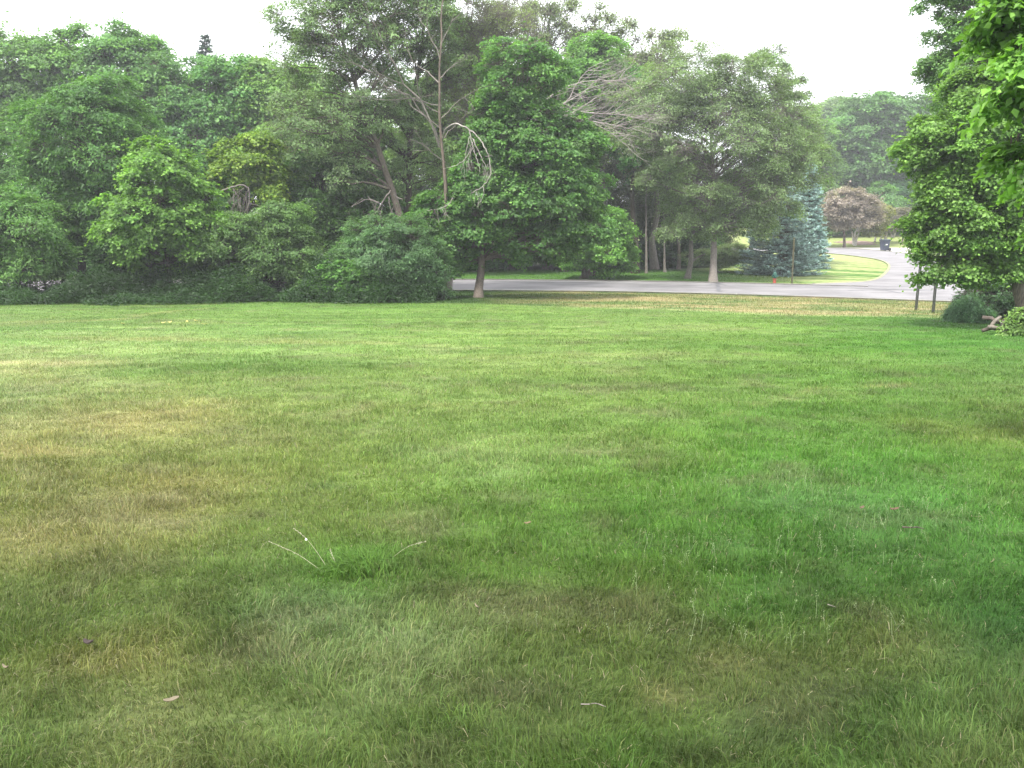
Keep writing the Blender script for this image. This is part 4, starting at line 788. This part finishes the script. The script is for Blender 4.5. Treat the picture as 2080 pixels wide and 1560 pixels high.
def lathe(bm, prof, n=20, M4=None):
    rings = []
    for r, z in prof:
        rings.append([bm.verts.new((r * math.cos(2 * math.pi * i / n), r * math.sin(2 * math.pi * i / n), z)) for i in range(n)])
    for a, b in zip(rings[:-1], rings[1:]):
        for i in range(n): bm.faces.new((a[i], a[(i + 1) % n], b[(i + 1) % n], b[i]))
    bm.faces.new(rings[0][::-1]); bm.faces.new(rings[-1])
    if M4 is not None: bmesh.ops.transform(bm, matrix=M4, verts=[v for r in rings for v in r])
from mathutils import Matrix
# rubbish bin
p = GR(1793, 510); M['bin'] = solid('dark_blue_plastic', (.018, .024, .045), .45); M['rubber'] = solid('black_rubber', (.012, .012, .012), .7); M['white'] = solid('white_print', (.55, .55, .55), .6)
M['bin_lid'] = solid('dark_lid_plastic', (.016, .028, .03), .4)
root = empty('wheeled_bin', (p[0], p[1] - .4, ROADZ + .034), "dark blue wheeled rubbish bin at the kerb of the side road", "bin"); root.rotation_euler = (0, 0, R(12))
bm = bmesh.new(); bx(bm, 0, 0, .52, .66, .72, .90, .80); bm_obj('body', bm, M['bin'], root, bevel=.02)
bm = bmesh.new(); bx(bm, 0, 0, .955, .74, .80, .06, 1.0); bm_obj('rim', bm, M['bin'], root, bevel=.01)
bm = bmesh.new()
for i, (z, k) in enumerate(((1.0, 1.0), (1.04, .98), (1.10, .8), (1.12, .4))): pass
lathe(bm, [(.56, .988), (.56, 1.02), (.50, 1.07), (.30, 1.10)], 4, Matrix.Rotation(R(45), 4, 'Z')); bm_obj('lid', bm, M['bin_lid'], root, bevel=.012)
bm = bmesh.new(); lathe(bm, [(.02, -.33), (.02, .33)], 10, Matrix.Translation((.40, .10, .99)) @ Matrix.Rotation(R(90), 4, 'X')); bm_obj('handle', bm, M['bin_lid'], root)
for s_ in (-1, 1):
    bm = bmesh.new(); lathe(bm, [(.08, -.03), (.14, -.025), (.15, 0), (.14, .025), (.08, .03)], 18, Matrix.Translation((.32, .36 * s_, .15)) @ Matrix.Rotation(R(90), 4, 'X')); bm_obj('wheel', bm, M['rubber'], root, smooth=True)
bm = bmesh.new(); bx(bm, -.02, -.362, .60, .20, .012, .10); bm_obj('label_plate', bm, M['white'], root)
# fire hydrant
p = GR(1569.5, 575.6); p = (p[0], roadc(p[0]) + HALF + .75)
M['hyd_green'] = solid('dark_green_enamel', (.012, .06, .045), .4); M['hyd_red'] = solid('faded_red_paint', (.24, .05, .03), .6)
root = empty('fire_hydrant', (p[0], p[1], float(terr(*p))), "fire hydrant with dark green top and faded red base across the road", "fire hydrant"); root.scale = (.86, .86, .86)
bm = bmesh.new(); lathe(bm, [(.15, -.02), (.15, .03), (.10, .04), (.095, .30), (.13, .31), (.13, .34), (.10, .35)], 20); bm_obj('base', bm, M['hyd_red'], root, smooth=False)
bm = bmesh.new(); lathe(bm, [(.10, .35), (.105, .56), (.14, .57), (.14, .60), (.125, .61), (.115, .67), (.08, .72), (.03, .745), (.028, .79)], 20); bm_obj('barrel', bm, M['hyd_green'], root)
bm = bmesh.new(); lathe(bm, [(.03, .79), (.034, .80), (.034, .83), (.02, .84)], 5); bm_obj('operating_nut', bm, M['hyd_green'], root)
for a, rr, L in ((0, .05, .2), (180, .05, .17), (-90, .07, .2)):
    bm = bmesh.new(); lathe(bm, [(rr, 0), (rr, L - .05), (rr * 1.25, L - .05), (rr * 1.25, L), (rr * .4, L + .01), (rr * .4, L + .04)], 12, Matrix.Translation((0, 0, .48)) @ Matrix.Rotation(R(a), 4, 'Z') @ Matrix.Rotation(R(90), 4, 'Y')); bm_obj('nozzle_cap', bm, M['hyd_green'], root)
# sign posts
def upost(name, label, px, py, D, h, lean, mat, wd=.06, grp=None):
    q = W(px, py, D); z = float(terr(q[0], D)); root = empty(name, (q[0], D, z), label, 'post', grp)
    root.rotation_euler = (R(lean[1]), R(lean[0]), R(8))
    bm = bmesh.new(); bx(bm, 0, 0, h / 2 - .1, wd * .45, .008, h + .2); bm_obj('web', bm, mat, root)
    for s_ in (-1, 1):
        bm = bmesh.new(); bx(bm, s_ * wd * .36, .012, h / 2 - .1, .008, .03, h + .2); bx(bm, s_ * wd * .47, .03, h / 2 - .1, .018, .006, h + .2); bm_obj('flange', bm, mat, root)
    return root
upost('sign_post', "left of two dark steel posts in the dry verge beneath the right-hand maple", 1861, 633, 33.2, 2.5, (1.8, 0), M['post'], .085)
upost('sign_post', "right of two dark steel posts in the dry verge beneath the right-hand maple", 1896, 638, 32.0, 2.5, (.8, 0), M['post'], .085)
q = GR(1609, 576); upost('sign_post', "thin weathered green post across the road in front of the blue spruce", 1609, 575, roadc(q[0]) + HALF + .8, 2.5, (0, 0), M['post_rust'], .09)
# mailbox by the far lawn
p = G(1833, 497); M['black'] = solid('black_paint', (.012, .012, .014), .5)
root = empty('mailbox', p, "small black mailbox on a post between the rubbish bin and the right-hand maple", "mailbox")
bm = bmesh.new(); bx(bm, 0, 0, .45, .12, .12, 1.0); bm_obj('post', bm, M['bark_red'], root)
bm = bmesh.new(); n_ = 10; fr = [bm.verts.new((.27 * math.cos(math.pi * i / n_), -.3, 1.1 + .2 * math.sin(math.pi * i / n_))) for i in range(n_ + 1)] + [bm.verts.new((-.27, -.3, .92)), bm.verts.new((.27, -.3, .92))]
f = bm.faces.new(fr); r_e = bmesh.ops.extrude_face_region(bm, geom=[f]); bmesh.ops.translate(bm, vec=(0, .6, 0), verts=[e for e in r_e['geom'] if isinstance(e, bmesh.types.BMVert)]); bm_obj('box', bm, M['black'], root)
bm = bmesh.new(); bx(bm, 0, -.31, 1.05, .1, .012, .06); bm_obj('door_handle', bm, M['white'], root)
# house
M['siding'] = mat_noise('tan_siding', (.30, .26, .21), (.38, .33, .27), 2, .8, .1); M['roof'] = mat_noise('grey_shingles', (.16, .18, .2), (.26, .28, .31), 3, .9, .4, stretch=(1, 3, 3)); M['glass'] = solid('dark_glass', (.02, .025, .03), .1)
hp = W(1866, 440, 128); hz = float(terr(hp[0] + 6, 128)); ez = W(1870, 431, 128)[2]; rz = W(1870, 392, 128)[2] ; x0 = hp[0]; x1 = x0 + 17; y0, y1 = 128, 138
root = empty('house', (x0 + 8, 132, hz), "house with grey shingled roof and tan siding behind the right-hand maple", "house")
ox, oy, oz = root.location; Eh = ez - oz; Rh = rz - oz
bm = bmesh.new(); w_ = (x1 - x0) / 2
def P_(a, b, c): return bm.verts.new((a - ox, b - oy, c))
v = [P_(x0, y0, -.5), P_(x1, y0, -.5), P_(x1, y1, -.5), P_(x0, y1, -.5), P_(x0, y0, Eh), P_(x1, y0, Eh), P_(x1, y1, Eh), P_(x0, y1, Eh), P_(x0, (y0 + y1) / 2, Rh), P_(x1, (y0 + y1) / 2, Rh)]
for f in ((0, 1, 5, 4), (2, 3, 7, 6), (1, 2, 6, 9, 5), (3, 0, 4, 8, 7), (4, 5, 9, 8), (6, 7, 8, 9)): bm.faces.new([v[i] for i in f])
bm_obj('wall', bm, M['siding'], root)
bm = bmesh.new(); ym = (y0 + y1) / 2; sl = (Rh - Eh) / (ym - y0); o_ = .6; t_ = .18
prof = [(y0 - o_, Eh - o_ * sl + .02), (ym, Rh + .02), (y1 + o_, Eh - o_ * sl + .02), (y1 + o_, Eh - o_ * sl + .02 + t_), (ym, Rh + .02 + t_), (y0 - o_, Eh - o_ * sl + .02 + t_)]
A = [P_(x0 - .5, a, b) for a, b in prof]; B = [P_(x1 + .5, a, b) for a, b in prof]
for i in range(6): bm.faces.new((A[i], A[(i + 1) % 6], B[(i + 1) % 6], B[i]))
bm.faces.new((A[0], A[1], A[4], A[5])); bm.faces.new((A[1], A[2], A[3], A[4])); bm.faces.new((B[0], B[1], B[4], B[5])); bm.faces.new((B[1], B[2], B[3], B[4]))
bm_obj('roof', bm, M['roof'], root)
M['trim'] = solid('cream_trim', (.5, .48, .44), .6)
for wx in (2.0, 6.5, 13.0):
    bm = bmesh.new(); bx(bm, x0 + wx - ox, y0 - .03 - oy, Eh * .55, 1.5, .1, 1.3); fr_ = bm_obj('window', bm, M['trim'], root)
    bm = bmesh.new(); bx(bm, x0 + wx - ox, y0 - .09 - oy, Eh * .55, 1.3, .03, 1.1); gl = bm_obj('pane', bm, M['glass'], fr_)
bm = bmesh.new(); bx(bm, x0 + 9.6 - ox, y0 - .04 - oy, 1.0, 1.0, .1, 2.1); bm_obj('door', bm, M['hyd_red'], root)
# split logs at the right
M['log_cut'] = mat_noise('pale_cut_wood', (.085, .075, .06), (.17, .15, .125), 6, .9, .5, stretch=(4, 4, .6)); M['log_bark'] = mat_noise('pinkish_brown_bark', (.05, .04, .034), (.11, .09, .075), 9, .95, .8)
def log(label, px, py, D, L, r, az, tilt, dz, mat='log_cut', seed=0):
    q = W(px, py, D); rg_ = np.random.default_rng(seed); z = float(terr(q[0], D)) + dz
    d = np.array([math.cos(R(az)) * math.cos(R(tilt)), math.sin(R(az)) * math.cos(R(tilt)), math.sin(R(tilt))])
    c = np.array([q[0], D, z]); t = np.linspace(-.5, .5, 7)[:, None] * L
    path = c + d * t + rg_.normal(0, r * .08, (7, 3)); rr = r * np.array([.03, .93, 1, .97, 1.02, .95, .03]); path[1] = path[0] + d * .006; path[-2] = path[-1] - d * .006
    path[1:-1] += np.array([0, 0, 1.]) * (np.sin(np.linspace(0, 3.1, 5)) * L * .09)[:, None]; v, f = tube(path, rr, 5, .2, seed)
    tag(mesh_obj('split_log', v, f, M[mat], None, origin=c), label, 'log', 'split logs at the foot of the right-hand maple')
log("pale split log leaning up on the pile at the right edge", 2021, 660, 22.6, .42, .045, 25, 38, .26, seed=1)
log("pale split log lying in front of the pile, slanting down to the grass", 2024, 672, 22.2, .40, .042, -40, -12, .13, seed=2)
log("reddish brown log at the back of the pile under the thicket", 2012, 654, 23.1, .40, .055, 160, 15, .30, 'log_bark', seed=3)
log("short grey-brown log end standing right of the pale ones, beside the weeds", 2041, 663, 22.7, .30, .085, 70, 25, .20, 'log_bark', seed=4)
log("dark log lowest in the pile, mostly under the pale split ones", 2014, 668, 22.7, .46, .05, 10, 3, .08, 'log_bark', seed=5)
# bark scrap, twigs, fallen leaves in the lawn
def scrap(name, label, cat, px, py, L, wd, th_, az, colr, seed, curl=.3, lift=.03, grp=None, tilt=10):
    L *= .8; wd *= .75; curl *= 1.6
    p = G(px, py); rg_ = np.random.default_rng(seed); m = 9; t = np.linspace(-1, 1, m); bm = bmesh.new(); rows = []
    for i, u in enumerate(t):
        wv = wd * math.sqrt(max(0.06, 1 - abs(u) ** 2.5)) * rg_.uniform(.8, 1.15); row = []
        for k in (-1, -.4, .4, 1): row.append(bm.verts.new((u * L / 2, k * wv / 2 + .1 * wd * math.sin(3 * u), curl * L * .25 * u * u + abs(k) * wd * curl * .4)))
        rows.append(row)
    fs = [bm.faces.new((a[k], a[k + 1], b[k + 1], b[k])) for a, b in zip(rows[:-1], rows[1:]) for k in range(3)]
    r_ = bmesh.ops.extrude_face_region(bm, geom=fs); bmesh.ops.translate(bm, vec=(0, 0, th_), verts=[e for e in r_['geom'] if isinstance(e, bmesh.types.BMVert)])
    o = bm_obj(name, bm, solid(name + str(seed), colr, .85, bump=.4, scale=60), None, (p[0], p[1], p[2] + lift), smooth=True); o.rotation_euler = (R(tilt), R(-6), R(az))
    return tag(o, label, cat, grp)
scrap('bark_scrap', "dark curled scrap of bark on the grass at the lower left", 'bark', 183, 1327, .075, .03, .006, -28, (.03, .022, .02), 201, .5, .045)
scrap('dry_leaf', "curled pale tan leaf at the left edge of the grass, below the bark scrap", 'leaf', 15, 1380, .06, .014, .003, -35, (.11, .09, .06), 202, .6, .05)
scrap('dry_leaf', "flat pinkish beige leaf on a dry patch at the lower left", 'leaf', 350, 1444, .075, .03, .003, 12, (.1, .083, .055), 203, .2, .045)
scrap('dry_leaf', "thin pale curled leaf left of centre of the lower grass", 'leaf', 968, 1247, .05, .012, .003, 120, (.12, .1, .065), 204, .6, .035)
scrap('dry_leaf', "small tan leaf lying in the middle of the green grass", 'leaf', 1072, 1074, .06, .03, .003, 5, (.09, .07, .035), 205, .3, .035)
scrap('dry_leaf', "small rust brown leaf in the dark green grass at the right", 'leaf', 1816, 1045, .08, .035, .003, -10, (.07, .04, .025), 206, .3, .035)
scrap('dry_leaf', "small tan leaf just left of the rust brown one in the right grass", 'leaf', 1750, 1042, .06, .03, .003, 30, (.07, .05, .03), 207, .3, .035)
def twig_obj(label, pxs, r, mat, lift):
    q = np.array([G(*p) for p in pxs]); q[:, 2] += lift; q[1:-1, 2] += .01; o_ = q[0].copy()
    v, f = tube(smooth_poly(q, 2), np.linspace(r, r * .5, len(smooth_poly(q, 2))), 6); tag(mesh_obj('twig', v, f, M[mat], None, smooth=True, origin=o_), label, 'twig')
twig_obj("grey twig in the grass at the bottom, right of centre", [(1180, 1448), (1195, 1453), (1210, 1450), (1230, 1453)], .0028, 'bark_grey', .035)
twig_obj("dark crooked twig with a pale end in the right-hand grass", [(1832, 1086), (1850, 1090), (1862, 1088), (1876, 1090)], .006, 'bark_dark', .05)
twig_obj("short straw-coloured stick in the right-hand grass", [(1680, 1243), (1697, 1249)], .0024, 'bark_grey', .04)
for i, (px, py) in enumerate([(333, 660), (345, 659), (380, 658), (398, 656), (415, 663), (250, 662)]):
    scrap('fallen_leaf', "yellow leaf fallen on the lawn near the hedge at the left", 'leaf', px, py, .16, .08, .004, i * 50, (.32, .3, .1), 300 + i, .3, .05, 'yellow leaves fallen near the hedge')
# lush clump with seed stalks
rng2 = np.random.default_rng(400); c = G(742, 1160); root = empty('grass_clump', c, "lush bright green clump of longer grass with seed stalks leaning left", "grass clump")
n = 3400; sx = .27; bxx = c[0] + rng2.normal(0, sx * .62, n) + .02; byy = c[1] + .08 + rng2.normal(0, .11, n) + .25 * (bxx - c[0])
dr = np.exp(-(((bxx - c[0]) / (sx * .9)) ** 2)); hh = (.03 + .09 * dr) * rng2.uniform(.55, 1.2, n)
cc = lin((118, 160, 72)) * K * .9 * rng2.uniform(.6, 1.25, (n, 1)) * (1 + rng2.normal(0, .05, (n, 3)))
blades('blades', bxx, byy, hh, rng2.uniform(.003, .0055, n), rng2.uniform(.3, 1.3, n), cc, M['blade'], root, rng=rng2)
M['seed'] = solid('pale_seed_straw', (.3, .28, .2), .8); M['fluff'] = solid('white_seed_fluff', (.75, .75, .68), .9)
def stalk(parent, pxs, D, r, head=.35, nseed=46, seed=1):
    q = np.array([W(p[0], p[1], D + i * .02) for i, p in enumerate(pxs)]); q = smooth_poly(q, 2); acc = Acc(); acc.add(tube(q, np.linspace(r, r * .4, len(q)), 5))
    st = acc.build('seed_stalk', M['seed'], parent); rg_ = np.random.default_rng(seed); k = len(q); i0 = int(k * (1 - head)); t = rg_.uniform(i0, k - 1, nseed); ii = np.clip(t.astype(int), 0, k - 2)
    pos = q[ii] + (q[ii + 1] - q[ii]) * (t - ii)[:, None] + rg_.normal(0, .0022, (nseed, 3)); ax = (q[ii + 1] - q[ii]) + rg_.normal(0, .3, (nseed, 3)) * np.linalg.norm(q[ii + 1] - q[ii], axis=1)[:, None]
    leaf_mesh('seeds', pos, rg_.normal(0, 1, (nseed, 3)), ax, np.full(nseed, .009), .4, np.tile([.36, .34, .26], (nseed, 1)) * rg_.uniform(.8, 1.2, (nseed, 1)), M['blade'], parent)
d0 = c[1] - .02
stalk(root, [(668, 1170), (640, 1150), (605, 1125), (570, 1110), (545, 1099)], d0, .0012, .55, seed=1)
stalk(root, [(672, 1165), (650, 1130), (632, 1105), (613, 1085), (596, 1073)], d0, .0012, .45, seed=2)
stalk(root, [(690, 1165), (680, 1140), (670, 1115)], d0, .001, .5, seed=3)
stalk(root, [(760, 1160), (800, 1130), (830, 1108), (865, 1100)], d0 + .1, .001, .4, seed=4)
bm = bmesh.new(); bmesh.ops.create_icosphere(bm, subdivisions=2, radius=.006); q = W(622, 1096, d0 + .04)
for v_ in bm.verts: v_.co *= 1 + .18 * math.sin(v_.co.x * 900 + v_.co.z * 700)
o = bm_obj('seed_puff', bm, M['fluff'], root, (q[0] - c[0], q[1] - c[1], q[2] - c[2]))
# tiny pale seed heads standing over the grass (uncountable)
n = 900; a, b = sample_wedge(2.6, 9, 40, rng2); k = rng2.random(len(a)) < np.clip(.18 + .5 * (a / b > .1), 0, 1) * (vn(np.c_[a, b], .9, 410, 2) > .5); a, b = a[k], b[k]; n = len(a)
hz_ = rng2.uniform(.06, .12, n); p0 = np.c_[a, b, terr(a, b)]; p1 = p0 + np.c_[rng2.normal(0, .02, (n, 2)), hz_]; acc = Acc(); acc.add(frusta(p0, p1, np.full(n, .0007), np.full(n, .0005), 3))
V1, F1 = acc.V[0], acc.F[0]; m = 9; pp = np.repeat(p1, m, 0) + rng2.normal(0, 1, (n * m, 3)) * [.006, .006, .012]
s4 = unit(rng2.normal(0, 1, (n * m, 3))) * .003; s5 = unit(rng2.normal(0, 1, (n * m, 3))) * .0016
V2 = np.stack([pp - s4, pp + s5, pp + s4, pp - s5], 1).reshape(-1, 3); F2 = np.arange(n * m * 4).reshape(-1, 4) + len(V1)
V = np.vstack([V1, V2]); o = mesh_obj('seed_heads', V, np.vstack([F1, F2]), M['blade'], None, col=np.tile([.34, .4, .24], (len(V), 1))); tag(o, "pale tiny grass seed heads standing above the lawn", "seed heads", kind='stuff')

# ------------------------------------------------------------------ haze
hm, hn, ho = mat_new("haze_air")
pv = hn.nodes.new("ShaderNodeVolumePrincipled"); pv.inputs["Color"].default_value = (.93, .96, 1, 1); pv.inputs["Density"].default_value = .0009; pv.inputs["Anisotropy"].default_value = .3
hn.links.new(pv.outputs[0], ho.inputs["Volume"])
bm = bmesh.new(); bx(bm, 0, 410, 15.5, 1260, 1000, 38)
hz = bm_obj('haze', bm, hm); tag(hz, kind='stuff', label="thin pale summer haze in the air", cat="haze")
